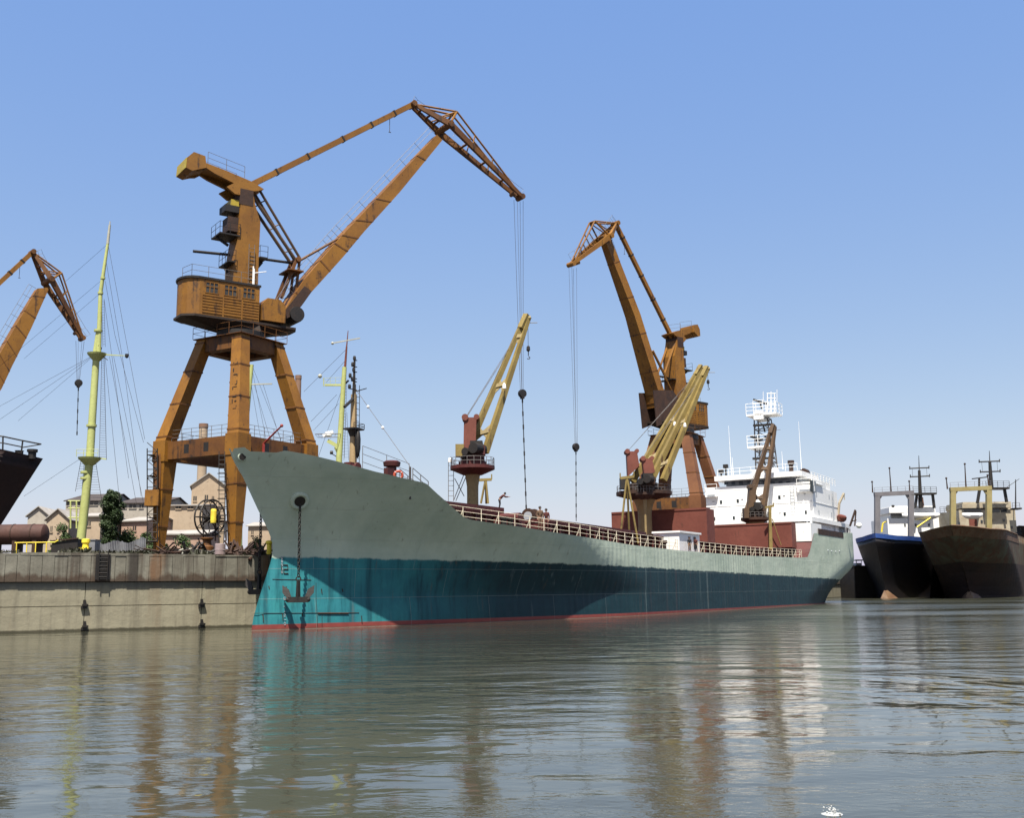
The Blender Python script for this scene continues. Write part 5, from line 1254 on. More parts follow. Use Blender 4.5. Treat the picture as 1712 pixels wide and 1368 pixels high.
mf2 = Frame((P(399, 905, 112).x, 112, QT-.1)); A2 = lambda x, y: P(x, y, 112)
thing('ship_mast', mf2, 'yellow-green mast mostly hidden behind the legs of the big crane', 'mast')
b = A2(397, 905); b.z = QT-.1
mb = MB(); mb.tube(b, A2(399, 820), .55, .42, 14); mb.tube(A2(399,820), A2(421, 610), .42, .2, 14); mb.lathe([(.6,0),(.4,3.2)], b, 14); mb.build('lower_mast', M['lime'], mf2, world=True, smooth=True)
mb = MB(); mb.beam(A2(417,643), A2(455,642), .16, .12); mb.build('crosstree', M['mast_white'], mf2, world=True)
mb = MB()
for (x0,y0,x1,y1) in ((421,610,470,735),(421,615,445,735),(425,643,452,735),(440,643,470,740),(420,643,436,735)): mb.tube(A2(x0,y0), A2(x1,y1), .016, n=4)
mb.build('rigging', M['rope'], mf2, world=True)

Y4 = 118.0; A3 = lambda x, y: P(x, y, Y4)
mf3 = Frame((A3(566, 800).x, Y4, QT-.1))
thing('ship_mast', mf3, 'yellow-green mast with radar bracket and white cross antenna, behind the grey forecastle', 'mast')
b = A3(565, 800); b.z = QT-.1
mb = MB(); mb.tube(b, A3(567, 765), .36, .34, 14); mb.tube(A3(567,765), A3(576,614), .34, .25, 14); mb.build('lower_mast', M['lime'], mf3, world=True, smooth=True)
mb = MB(); mb.tube(A3(577,613), A3(579.5,580), .14, .1, 8); mb.tube(A3(579.5,580), A3(582,553), .08, .04, 8); mb.build('topmast', M['hatch_brown'], mf3, world=True)
mb = MB(); mb.beam(A3(555,574), A3(602,565.5), .12, .12); mb.ball(A3(556,574), .17); mb.build('cross_antenna', M['mast_white'], mf3, world=True)
mb = MB(); mb.beam(A3(543,644), A3(574,644), .18, .22); mb.tube(A3(541,646), A3(541,632), .05); mb.rail([A3(543,644), A3(570,643)], .8, 2, .7, .02); mb.build('yard', M['lime'], mf3, world=True)
mb = MB(); mb.ball(A3(535,629), .24); mb.build('yard_lamp', M['mast_white'], mf3, world=True)
mb = MB(); mb.beam(A3(548,737), A3(567,748), .3, .4); mb.tube(A3(561,748), A3(566,758), .2); mb.build('radar_bracket', M['lime'], mf3, world=True)
c = A3(549, 726); mb = MB(); mb.torus(c, 1.45, .03, (1,0,0), (0,1,.12), 26, 4); mb.torus(c-V((0,0,.35)), 1.2, .025, (1,0,0), (0,1,.12), 26, 4)
for i in range(8): t = math.pi*i/4; mb.tube(c+V((1.45*math.cos(t),1.45*math.sin(t),.15*math.sin(t))), c-V((-1.2*math.cos(t),-1.2*math.sin(t),.35)), .02, n=4)
mb.build('guard_ring', M['sheet'], mf3, world=True)
mb = MB(); mb.lathe([(.1,-.3),(.4,-.2),(.4,.2),(.1,.3)], c, 12); mb.beam(A3(540,729), A3(557,722), .3, .3); mb.build('radar_scanner', M['white'], mf3, world=True)
mb = MB(); mb.lathe([(.2,0),(.2,.3)], A3(552,757), 8, 'x'); mb.tube(A3(552,757), A3(563,764), .06); mb.build('mast_light', M['black'], mf3, world=True); MB().tube(A3(575,643), A3(583,636), .12).build('mast_light', M['black'], mf3, world=True)
mb = MB(); mb.ladder(A3(572.5,766), A3(577,640), .4, (1,0,0), .02, .35)
for (x0,y0,x1,y1) in ((578,585,508,655),(563,660,520,705),(572,650,532,765),(566,675,524,720),(580,600,545,640)): mb.tube(A3(x0,y0), A3(x1,y1), .018, n=4)
a0, a1 = A3(578,690), A3(580,690); mb.tube(a0, A3(575,770), .018, n=4); mb.tube(a1, A3(583,770), .018, n=4); ratlines(mb, a0, a1, A3(575,770), A3(583,770), 16)
mb.build('rigging', M['rope'], mf3, world=True)

# ------------------------------------------------------------------ loft for other hulls
def loft(length, beam, stemfn, deckfn, full=.35, zlow=-1.2, n=46, m=16, flare=.55, aft=.75):
    vs, fs = [], []; zt0 = deckfn(0)
    for side in (-1, 1):
        b0 = len(vs)
        for i in range(n+1):
            q = (i/n)**1.5; s = q*length; zd = deckfn(s)
            for k in range(m+1):
                z = zlow+(zd-zlow)*k/m; st = stemfn(z); x = st+(length-st)*q
                v = max(0, min(1, z/zt0)); Lf = length*full*(1-flare*v*.6); p = 1.5+1.1*v
                u = max(0, min(1, (x-st)/Lf)); f = 1-(1-u)**p; e = x-st
                t = max(0, (q-.75)/.25); f *= 1-(1-aft)*t*t
                vs.append((x, side*(beam/2*f+.001), z))
        w_ = m+1
        for i in range(n):
            for k in range(m): a = b0+i*w_+k; f = (a, a+w_, a+w_+1, a+1); fs.append(f if side < 0 else f[::-1])
    w_ = m+1; e0 = n*w_; e1 = e0+(n+1)*w_
    for k in range(m): fs.append((e0+k, e1+k, e1+k+1, e0+k+1))
    # deck
    for i in range(n): a = i*w_+m-1; b = a+(n+1)*w_; fs.append((a, b, b+w_, a+w_))
    mb = MB(); mb.v = [V(p) for p in vs]; mb.f = fs; return mb

# dark ship on the slip at the left edge
Yd = 84.0
df = Frame((P(72, 768, Yd).x, Yd, QT-.1), R(183))
thing('dark_ship', df, 'dark rusty ship bow overhanging the quay at the left edge, bent railing on top', 'ship')
top = P(72, 767, Yd).z-df.o.z; low = P(2, 880, Yd); sl = (P(72,767,Yd).x-low.x)/(P(72,767,Yd).z-low.z)
z1 = P(0, 752, Yd).z-df.o.z
mbh = loft(38, 8, lambda z: (top-z)*sl, lambda s: top+(s*.18 if s < 3.4 else .6), zlow=.4, flare=.5)
mbh.build('hull', M['brownhull'], df, smooth=True)
mb = MB(); pts = [df.w2l(P(70, 766, Yd-.3)), df.w2l(P(35, 758, Yd-1.2)), df.w2l(P(5, 752, Yd-2)), df.w2l(P(-40, 748, Yd-2.6))]
tp_ = [df.w2l(P(69, 743, Yd-.3)), df.w2l(P(38, 737, Yd-1.2)), df.w2l(P(5, 730, Yd-2)), df.w2l(P(-40, 724, Yd-2.6))]
mb.path(tp_, .06, 6); mb.path([a.lerp(b, .5) for a, b in zip(pts[1:], tp_[1:])], .05, 6); mb.tube(tp_[0], pts[1].lerp(tp_[1], .45), .05)
for a, b in zip(pts[1:], tp_[1:]): mb.tube(a-V((0,0,.4)), b, .06, n=6)
mb.build('railing', M['black'], df)
p = df.w2l(P(54, 757, Yd-.6)); mb = MB(); mb.lathe([(.3,-.5),(.3,0),(.4,.05),(.4,.25)], p, 12); p2 = p+V((1.0,0,0)); mb.lathe([(.3,-.5),(.3,.1),(.36,.15)], p2, 12); mb.build('bollard', M['black'], df)
for i in range(6):
    MB().box(6+i*5, 7.2+i*5, -.7, .7, 0, .5).build('keel_block', M['bark'], df)

# ------------------------------------------------------------------ moored ships on the right
def gantry(fr, Y, xl, xr, ytop, yl, yr, mat, poles, w=.75):
    A = lambda x, y: P(x, y, Y); mb = MB(); s = Y/200
    mb.beam(A(xl, yl), A(xl, ytop+4), w*s*1.25, w*s, up=(0,1,0)); mb.beam(A(xr, yr), A(xr, ytop+2), w*s*1.25, w*s, up=(0,1,0)); mb.beam(A(xl-5, ytop+1), A(xr+4, ytop-2), w*s, w*s)
    for x, sg in ((xl, 1), (xr, -1)): mb.beam(A(x+sg*1, ytop+12), A(x+sg*8, ytop+1), .35*s, .35*s)
    g = mb.build('gantry', mat, fr, world=True)
    mb = MB(); mb.rail([A(xl-4, ytop-2), A(xr+4, ytop-5)], .95, 2, 1.6, .035); mb.build('railing', M['grey_post'], fr, g, world=True)
    for x0, y0, x1, y1 in poles: mb = MB(); mb.tube(A(x0, y0), A(x1, y1), .14, .08, 6); q = A(x1, y1); mb.ball(q, .2); mb.build('pole', M['brown_dark'], fr, g, world=True)
    return g
def sigmast(fr, Y, x, ytop, ybot, yards, plat, legs):
    A = lambda x, y: P(x, y, Y); mb = MB(); mb.tube(A(x+1.5, ybot), A(x-1.2, ytop+(ybot-ytop)*.28), .42, .26, 10); mb.tube(A(x-1.2, ytop+(ybot-ytop)*.28), A(x-2, ytop), .1, .05, 6)
    r = mb.build('signal_mast', M['black'], fr, world=True)
    for a, y, b in yards:
        mb = MB(); mb.tube(A(a, y+.5), A(b, y-.8), .14, n=6); mb.tube(A(a, y+2), A(a, y-3), .1); mb.tube(A(b, y+1), A(b, y-4), .1); mb.build('yard', M['black'], fr, r, world=True)
    mb = MB()
    for a, b in zip(yards, yards[1:]):
        for i in (0, 2):
            mb.tube(A(a[i]+(4 if i == 0 else -4), a[1]), A(b[i]+(4 if i == 0 else -4), b[1]), .03, n=4)
    mb.build('rigging', M['rope'], fr, r, world=True)
    x0, x1, y = plat; a, b = A(x0, y), A(x1, y); mb = MB(); mb.box(a.x, b.x, Y-1, Y+1.2, a.z-.35, a.z); mb.rail([V((a.x,Y-1,a.z)), V((b.x,Y-1,b.z))], 1.2, 3, 1.2, .045)
    for q0, q1, q2, q3 in legs: mb.beam(A(q0, q1), A(q2, q3), .55, .4)
    mb.build('mast_platform', M['black'], fr, r, world=True)
def wb(fr, Y, x0, x1, y0, y1, d, name, mat, par=None, off=0):
    a, b = P(x0, y1, Y), P(x1, y0, Y); return MB().box(a.x, b.x, Y+off, Y+off+d, a.z, b.z).build(name, mat, fr, par, world=True)

YA = 200.0
pa = G(1481, 1000); pa = P(1481, 1001, YA); fA = Frame((pa.x, pa.y, 0), math.atan2(.84, .54))
thing('fishing_ship', fA, 'moored black-hulled ship with a bright blue bow rail and grey goalpost gantry', 'ship', 'ships moored bow-on at the right')
def mk_hull(fr, stempx, deckpx, length, beam, mat, **k):
    st = sorted([(fr.y(x, y).z, fr.y(x, y).x) for x, y in stempx]); st = [(-3, st[0][1])]+st; zt_ = st[-1][0]
    dk = sorted([(fr.y(x, y, -b).x-st[-1][1], fr.y(x, y, -b).z) for x, y, b in deckpx])
    mb = loft(length, beam, lambda z: lerp_list(st, z)-0*st[-1][1], lambda s: lerp_list(dk, min(s, dk[-1][0])), **k)
    return mb, st, dk
mb, stA, dkA = mk_hull(fA, ((1481,1003),(1479,980),(1474,955),(1468,925),(1464,905),(1463,895)), ((1463,892,0),(1490,892,3.6),(1522,895,5.5),(1560,903,6.4)), 62, 13, None, full=.34)
# one hull mesh below, the blue bulwark above it as a part
zt_ = dkA[0][1]
mb.build('hull', M['blackhull'], fA, smooth=True)
def hull_strip(mb0, n, m, k0, off, ncol, name, mat, fr, half_only=None):
    w_ = m+1; vs, fs = [], []; N = (n+1)*w_
    out = MB()
    for sgn, b0 in ((-1, 0), (1, N)):
        for i in range(ncol):
            q = [mb0.v[b0+i*w_+k0], mb0.v[b0+(i+1)*w_+k0], mb0.v[b0+(i+1)*w_+m], mb0.v[b0+i*w_+m]]
            q = [p+V((-off*.7, sgn*off, 0)) for p in q]; out.add(q, [(0,1,2,3)])
    return out.build(name, mat, fr)
hull_strip(mb, 46, 16, 15, .06, 17, 'blue_bulwark', M['blue'], fA)
YB = 190.0; pb = P(1622, 998, YB); fB = Frame((pb.x, pb.y, 0), math.atan2(.87, .50))
thing('fishing_ship', fB, 'moored rust-streaked greenish ship with khaki gantry, white lifeboat and cream wheelhouse', 'ship', 'ships moored bow-on at the right')
mb, stB, dkB = mk_hull(fB, ((1622,1001),(1619,984),(1612,955),(1602,925),(1594,900),(1590,882)), ((1590,879,0),(1622,878,3.8),(1660,884,5.8),(1705,897,6.7)), 62, 13.8, None, full=.32)
mb.build('hull', M['rusthull'], fB, smooth=True)
hull_strip(mb, 46, 16, 14, .05, 26, 'bulwark', M['rust_bulwark'], fB)
bq = MB(); bq.path([mb.v[i*17+16]+V((-.05,-.06,0)) for i in range(26)], .14, 5); bq.build('rubbing_strake', M['rust_bulwark'], fB)
# darker lower plating on both
def lower(mbh, fr, k1, mat, name='lower_hull'):
    w_ = 17; out = MB(); N = 47*w_
    for sgn, b0 in ((-1, 0), (1, N)):
        for i in range(46):
            for k in range(k1):
                a = b0+i*w_+k; q = [mbh.v[a], mbh.v[a+w_], mbh.v[a+w_+1], mbh.v[a+1]]; out.add([p+V((-.04, sgn*.05, 0)) for p in q], [(0,1,2,3)])
    return out.build(name, mat, fr, smooth=True)
lower(mb, fB, 9, M['rusthull_low'])
for fr, st in ((fA, stA), (fB, stB)):   # pale bare steel at the foot of the stem
    z0 = [q for q in st if q[0] > -2]; x0 = lerp_list(st, .2)
    MB().hexa([(x0-1.0,-.7,-.2),(x0+2.6,-1.8,-.2),(x0+2.6,1.8,-.2),(x0-1.0,.7,-.2)], [(x0-.5,-.12,1.3),(x0+.5,-.3,1.5),(x0+.5,.3,1.5),(x0-.5,.12,1.3)]).build('stem_foot', M['skeg'], fr)
# upper works, black ship
Yg = YA+6
gantry(fA, Yg, 1466.5, 1523, 826, 900, 900, M['grey_post'], ((1459,824,1458,806),(1490,824,1487,783),(1521,822,1520,805)))
sigmast(fA, YA+16, 1538, 762, 850, ((1521,783,1553),(1522,797,1554)), (1524,1563,825), ((1559,826,1562,850),(1533,826,1530,850)))
b1 = wb(fA, YA+18, 1486, 1562, 866, 905, 10, 'superstructure', M['white'])
wb(fA, YA+17, 1487, 1562, 848, 858, 9, 'wheelhouse_bulwark', M['white'], b1); wb(fA, YA+18.5, 1490, 1563, 846, 868, 8, 'wheelhouse', M['white'], b1)
for a_, c_ in ((1490,1516),(1530,1560)): wb(fA, YA+18, a_, c_, 859.5, 866, .48, 'window', M['glass'], b1)
for x in (1512, 1530, 1552): wb(fA, YA+17.9, x, x+2.2, 876, 880, .09, 'window', M['glass'], b1)
wb(fA, YA+16, 1562, 1580, 862, 895, 12, 'side_house', M['white'], b1)
boat(P(1540, 863, YA+13), 8, 2.2, 1.8, (1,.15,0), None, '').build('lifeboat', M['white'], fA, world=True, smooth=True)
mb = MB(); mb.tube(P(1533,882,YA+12), P(1556,866,YA+12), .16); mb.path([P(1474,890,YA+8), P(1476,875,YA+8), P(1482,872,YA+8)], .18, 6); mb.build('derrick', M['yellow'], fA, world=True)
mb = MB(); mb.tube(P(1541,853,YA+19), P(1539,832,YA+19), .6, .5, 12); mb.build('funnel', M['orange_red'], fA, world=True)
mb = MB(); mb.tube(P(1493,850,YA+18), P(1493,845,YA+18), .3); mb.build('search_light', M['black'], fA, world=True)
mb = MB(); a = P(1572, 858, YA+16); mb.box(a.x, a.x+1.6, YA+15, YA+17, a.z-.3, a.z); mb.tube(P(1578,858,YA+16), P(1581,878,YA+16), .3); mb.rail([a, a+V((1.7,0,0))], 1.2, 3, .8, .04); mb.build('side_platform', M['black'], fA, world=True)
# upper works, rusty ship
gantry(fB, YB+6, 1593, 1653, 818, 888, 890, M['khaki_post'], ((1584,818,1582,800),(1615,816,1613,776),(1653,812,1651,795)))
sigmast(fB, YB+14, 1656, 754, 818, ((1637,772,1671),(1639,789,1672)), (1645,1684,816), ((1679,817,1683,840),(1638,817,1634,842)))
wl = wb(fB, YB+16, 1606, 1697, 852, 892, 10, 'superstructure', M['cream'])
wb(fB, YB+15.5, 1609, 1690, 842, 850, 8, 'wheelhouse_bulwark', M['cream'], wl); wb(fB, YB+17, 1611, 1690, 839, 856, 8, 'wheelhouse', M['cream'], wl)
for a_, c_ in ((1612,1640),(1658,1671),(1674,1683)): wb(fB, YB+15.9, a_, c_, 851, 857, .9, 'window', M['glass'], wl)
for x, y in ((1640,870),(1657,868),(1677,868),(1602,873),(1690,880)): wb(fB, YB+15.9, x, x+3, y, y+4.5, .09, 'window', M['glass'], wl)
wb(fB, YB+15.9, 1621, 1633, 868, 880, .09, 'door', M['hatch_brown'], wl)
boat(P(1626, 862, YB+12), 4.2, 1.6, 1.5, (1,.15,0), None, '').build('lifeboat', M['white'], fB, world=True, smooth=True)
mb = MB(); mb.tube(P(1698,850,YB+14), P(1698,802,YB+14), .14, .08, 6); mb.tube(P(1682,816,YB+14), P(1704,801,YB+14), .05); a = P(1693, 850, YB+14); mb.box(a.x, a.x+1.3, YB+13, YB+15, a.z-.3, a.z); mb.rail([a, a+V((1.4,0,0))], 1.0, 2, .7, .04); mb.build('side_pole', M['black'], fB, world=True)
mb = MB(); mb.tube(P(1637,820,YB+14), P(1637,800,YB+14), .2); mb.beam(P(1625,801,YB+14), P(1650,798,YB+14), .2, .2); mb.build('radar_scanner', M['black'], fB, world=True)
# third hull cut by the right edge
fC = Frame((P(1712, 992, 215).x+3, 215, 0), math.atan2(.60, .80))
thing('fishing_ship', fC, 'dark brown ship hull cut off by the right edge behind the rusty ship', 'ship')
mb, _, _ = mk_hull(fC, ((1745,998),(1735,960),(1720,915),(1704,880)), ((1704,879,0),(1740,878,4),(1800,885,6)), 50, 12, None); mb.build('hull', M['brownhull'], fC, smooth=True)
# pontoon between the stern and the black ship
fP = Frame((P(1434, 1000, 210).x, 210, 0), R(20)); thing('pontoon', fP, 'low dark box-shaped pontoon beside the stern of the grey ship', 'pontoon')
hgt = P(1446, 946, 210).z
MB().box(-1.2, 9.0, -1.0, 3.5, -.8, hgt-.25).build('hull', M['black'], fP); MB().box(-1.3, 9.1, -1.1, 3.6, hgt-.247, hgt).build('deck', M['black'], fP)
mb = MB(); mb.box(-.2, 1.0, -.5, 1, hgt, hgt+.5); mb.box(-.4, 1.2, -.7, 1.2, hgt+.9, hgt+1.15); 
for x in (-.2, 1.0):
    for y in (-.5, 1.0): mb.tube((x, y, hgt), (x, y, hgt+.95), .06)
mb.build('pump_shelter', M['white_grey'], fP)

# ------------------------------------------------------------------ factory behind the quay
def building(px0, px1, ybase, yeave, yridge, Y, depth, label, mat, roof, gable='side', wins=(), yaw=0.0, hip=0, cat='building', over=.35, name='factory_building'):
    a, b = P(px0, ybase, Y), P(px1, ybase, Y); fr = Frame(((a.x+b.x)/2, Y, QT-.1), yaw); W_ = b.x-a.x
    ze = P((px0+px1)/2, yeave, Y).z-fr.o.z; zr = P((px0+px1)/2, yridge, Y).z-fr.o.z
    thing(name, fr, label, cat); h = W_/2; mb = MB()
    if gable == 'front': mb.hexa([(-h,0,0),(h,0,0),(h,0,ze),(0,0,zr-.05),(-h,0,ze)], [(-h,depth,0),(h,depth,0),(h,depth,ze),(0,depth,zr-.05),(-h,depth,ze)])
    else: mb.hexa([(-h,0,0),(-h,depth,0),(-h,depth,ze),(-h,depth/2,zr-.05),(-h,0,ze)], [(h,0,0),(h,depth,0),(h,depth,ze),(h,depth/2,zr-.05),(h,0,ze)])
    wl = mb.build('wall', mat, fr); mb = MB(); o = over; th = .18
    if gable == 'front':
        s_ = (zr-ze)/h
        for sg in (-1, 1): mb.hexa([(0,-o,zr),(sg*(h+o),-o,ze-o*s_),(sg*(h+o),depth+o,ze-o*s_),(0,depth+o,zr)], [(0,-o,zr+th),(sg*(h+o),-o,ze-o*s_+th),(sg*(h+o),depth+o,ze-o*s_+th),(0,depth+o,zr+th)])
    else:
        s_ = (zr-ze)/(depth/2)
        for y0, sg in ((0,-1),(depth,1)): mb.hexa([(-h-o,depth/2,zr),(h+o,depth/2,zr),(h+o,y0+sg*o,ze-o*s_),(-h-o,y0+sg*o,ze-o*s_)], [(-h-o,depth/2,zr+th),(h+o,depth/2,zr+th),(h+o,y0+sg*o,ze-o*s_+th),(-h-o,y0+sg*o,ze-o*s_+th)])
    mb.build('roof', roof, fr)
    for x0, x1, y0, y1 in wins:
        p = fr.y(x0, y1, 0); q = fr.y(x1, y0, 0)
        w_ = MB().box(p.x, q.x, -.03, -.004, p.z, q.z).build('window', M['glass_dusty'], fr, wl)
        mb = MB(); mb.box(p.x-.08, q.x+.08, -.14, -.004, p.z-.14, p.z-.003); mb.box((p.x+q.x)/2-.04, (p.x+q.x)/2+.04, -.06, -.032, p.z+.002, q.z); mb.build('sill', mat, fr, w_)
    return fr
building(44, 78, 915, 862, 848, 190, 18, 'small beige gabled shed, leftmost of the factory, partly behind the rusty tank', M['plaster_grey'], M['roof_pale'], 'front', ((56,60,880,888),), .1)
building(76, 112, 915, 868, 852, 175, 18, 'beige gabled shed beside the tall mast, nearer of the two gabled sheds', M['plaster'], M['roof_pale'], 'front', ((84,88,880,890),(96,99,882,890)), .1)
building(106, 168, 915, 838, 820, 205, 20, 'tall factory hall with a dark roof behind the mast and the poplar', M['plaster_grey'], M['roof_dark'], 'side', ((112,120,829+10,846),(126,134,839,846),(140,146,839,846),(150,164,838,845)), .0)
building(132, 166, 915, 864, 856, 165, 10, 'low beige building right behind the foot of the tall mast', M['plaster'], M['roof_pale'], 'side', ((146,152,872,880),), .0)
building(196, 268, 915, 842, 826, 205, 20, 'long factory hall with a dark window band between the poplar and the crane', M['plaster_grey'], M['roof_dark'], 'side', ((200,212,832+12,850),(216,228,844,850),(233,240,844,850)), .0)
building(200, 245, 915, 872, 862, 172, 12, 'sloping pinkish building right of the poplar', M['plaster_pink'], M['roof_pale'], 'side', ((222,228,880,888),), -.15)
building(318, 372, 915, 812, 792, 190, 14, 'beige factory tower with pale gabled roof seen between the crane legs', M['plaster'], M['roof_pale'], 'front', ((323,329,830,838),(342,348,828,836),(354,358,830,836)), .25)
building(274, 336, 915, 846, 840, 180, 14, 'long plain beige factory block left of the gabled tower', M['plaster'], M['roof_pale'], 'side', ((294,303,845+2,851),(314,323,847,851)), .05)
building(272, 344, 915, 894, 886, 160, 8, 'low pinkish annexe with small windows in front of the long factory block', M['plaster_pink'], M['roof_pale'], 'side', ((289,294,898,905),(299,304,897,904)), .05)
building(414, 452, 915, 880, 872, 185, 10, 'low pale building just left of the ship stem', M['plaster'], M['roof_pale'], 'side', ((420,424,888,894),(434,438,889,895)), .0)
def chimney(px, ytop, w, Y, label, mat):
    fr = Frame((P(px, 900, Y).x, Y, QT-.1)); thing('chimney', fr, label, 'chimney'); h = P(px, ytop, Y).z-fr.o.z; r = w*Y/FPX/2
    MB().lathe([(r*1.35, 0), (r*1.0, h-.9)], (0,0,0), 20).build('shaft', mat, fr, smooth=True)
    MB().lathe([(r*1.06, h-.9), (r*1.1, h-.7), (r*1.1, h), (r*.8, h), (r*.8, h-.3)], (0,0,0), 20).build('rim', M['brick'], fr)
chimney(333.5, 709, 14, 215, 'pale round factory chimney seen left of the near crane leg', M['plaster'])
chimney(493, 628, 10, 230, 'reddish chimney half hidden by the right leg of the big crane', M['brick'])

# ------------------------------------------------------------------ trees and bushes
def tree(px, ybase, ytop, wpx, Y, label, mat, n=5000, shape='column', seed=1, name='tree', cat='tree'):
    rn = random.Random(seed); b = P(px, ybase, Y); fr = Frame((b.x, Y, QT-.1)); thing(name, fr, label, cat)
    h = P(px, ytop, Y).z-fr.o.z; r = wpx*Y/FPX/2; mb = MB()
    mb.tube((0,0,0), (0,0,h*.45), .16+h*.01, .1, 8)
    for i in range(7): t = rn.uniform(0, 6.28); z = h*rn.uniform(.15, .45); mb.tube((0,0,z), (r*.6*math.cos(t), r*.6*math.sin(t), z+h*.25), .06, .02, 5)
    mb.build('trunk', M['bark'], fr)
    cl_ = []
    nc = 60 if shape == 'column' else 26
    for i in range(nc):
        v = rn.random()
        if shape == 'column': prof_ = (.75+.3*math.sin(v*5+seed))*min(1, (1-v)*3.2+.2)*min(1, v*4+.55); z = h*(.04+.9*v)
        else: prof_ = math.sqrt(max(0, 1-(v*1.0)**2)); z = h*(.12+.75*v)
        t = rn.uniform(0, 6.28); q = r*prof_*rn.uniform(.25, .78); cl_.append((V((q*math.cos(t), q*math.sin(t), z)), r*rn.uniform(.28, .5)*(1 if shape == 'column' else .8)))
    vs, fs = [], []; ls = max(.12, Y/FPX*2.9)
    for i in range(n):
        c, cr = rn.choice(cl_); d = V((rn.gauss(0,1), rn.gauss(0,1), rn.gauss(0,1))).normalized(); p = c+V((d.x, d.y, d.z*.9))*cr*rn.random()**.4
        if p.z < .1: p.z = rn.uniform(.1, .5)
        nn = (d+V((rn.gauss(0,.7), rn.gauss(0,.7), rn.gauss(0,.7)))).normalized(); a = nn.cross(V((rn.random(), rn.random(), rn.random()+.1))).normalized(); b_ = nn.cross(a); l = ls*rn.uniform(.7, 1.5)
        k = len(vs); vs += [p-a*l*.5, p+b_*l*.28, p+a*l*.6, p-b_*l*.28]; fs.append((k, k+1, k+2, k+3))
    m_ = MB(); m_.v = vs; m_.f = fs; m_.build('crown', mat, fr, rec=False)
tree(184, 905, 813, 46, 108, 'dense dark green poplar standing between the tall mast and the crane', M['leaf_dark'], 24000, 'column', 3)
tree(100, 912, 872, 52, 104, 'bush with spiky leaves behind the rusty tank', M['leaf_mid'], 4500, 'bush', 5, 'bush', 'bush')
tree(212, 912, 882, 60, 110, 'low green bush at the foot of the poplar', M['leaf_mid'], 4500, 'bush', 6, 'bush', 'bush')
tree(243, 912, 886, 44, 106, 'green bush just left of the big crane leg', M['leaf_mid'], 4000, 'bush', 7, 'bush', 'bush')
tree(302, 914, 893, 50, 104, 'low bush between the left and middle legs of the big crane', M['leaf_mid'], 4000, 'bush', 8, 'bush', 'bush')
tree(428, 916, 896, 40, 100, 'bush behind the hanging anchor chain left of the stem', M['leaf_mid'], 4000, 'bush', 9, 'bush', 'bush')
tree(278, 916, 905, 22, 95, 'small bush at the foot of the left crane leg', M['leaf_dark'], 900, 'bush', 10, 'bush', 'bush')

# ------------------------------------------------------------------ things lying on the quay
Yt = 76.0
tf = Frame((P(30, 900, Yt).x, Yt, QT-.1)); thing('storage_tank', tf, 'rusty horizontal cylindrical tank on the quay below the dark ship bow', 'tank')
r = (P(30,877,Yt).z-P(30,911,Yt).z)/2; zc_ = P(30,894,Yt).z-tf.o.z; xl = P(-30,894,Yt).x-tf.o.x; xr = P(78,894,Yt).x-tf.o.x
MB().lathe([(.05,xl-.25),(r*.7,xl-.2),(r,xl),(r,xr-.25),(r*.96,xr-.12),(r*.75,xr-.02),(.05,xr+.05)], (0,0,zc_), 28, 'x').build('shell', M['tank'], tf, smooth=True)
mb = MB()
for x in (xl*.6, 0, xr*.7): mb.box(x-.15, x+.15, -r*.8, r*.8, 0, zc_-r*.6)
mb.build('cradle', M['brown_dark'], tf)
mb = MB()
for t in (.2, .5, .8): x = xl+(xr-xl)*t; mb.lathe([(r+.03,x-.04),(r+.03,x+.04)], (0,0,zc_), 28, 'x')
mb.build('band', M['brown_dark'], tf)
def item(name, px, py, Y, label, cat, group=None, yaw=0.0):
    f = Frame((P(px, py, Y).x, Y, QT), yaw); thing(name, f, label, cat, group); return f
Yq = 70.0
f = item('pipe_rail', 60, 910, 71, 'low yellowish pipe rail in front of the rusty tank', 'rail')
mb = MB(); a, b = P(25,908,71), P(92,907,71); mb.path([a, b, b+V((.2,0,.12))], .04, 6)
for x in (28, 45, 60, 78): p = P(x, 908, 71); mb.tube(p, V((p.x, p.y, QT)), .035)
mb.build('rail', M['yellow'], f, world=True)
f = item('steel_box', 112, 915, 72, 'dark open steel box near the foot of the tall mast', 'box')
mb = MB(); a, b = P(90,925,72), P(136,905,72); mb.hexa([(a.x,71.4,QT),(b.x,71.4,QT),(b.x,73,QT),(a.x,73,QT)], [(a.x+.1,71.4,b.z-.1),(b.x,71.4,b.z+.12),(b.x,73,b.z+.12),(a.x+.1,73,b.z-.1)]); mb.build('body', M['black'], f, world=True)
mb = MB(); mb.beam(V((a.x,71.35,b.z-.02)), V((b.x+.05,71.35,b.z+.16)), .1, .08); mb.build('rim', M['brown_dark'], f, world=True)
f = item('mooring_post', 143, 915, 69, 'yellow rusty post with a bracket at the edge, below the tall mast', 'post')
mb = MB(); p = P(143,918,69); mb.lathe([(.2,-.4),(.2,.35),(.26,.4),(.26,.6),(.08,.65)], p, 14); mb.box(p.x-.35, p.x+.3, 68.7, 69.2, p.z-.05, p.z+.08); mb.build('post', M['yellow'], f, world=True)
f = item('white_container', 157, 915, 71, 'small pale grey box between the yellow post and the sheet fence', 'box')
mb = MB(); a, b = P(151,922,71), P(163,904,71); mb.box(a.x, b.x, 70.6, 71.5, QT, b.z); mb.box(a.x-.04, b.x+.04, 70.55, 71.55, b.z+.002, b.z+.06); mb.build('body', M['sheet'], f, world=True)
f = item('sheet_fence', 205, 915, 72, 'bent grey corrugated sheet fence on the quay left of the crane leg', 'fence')
mb = MB(); n = 60; vs, fs = [], []
rn = random.Random(4)
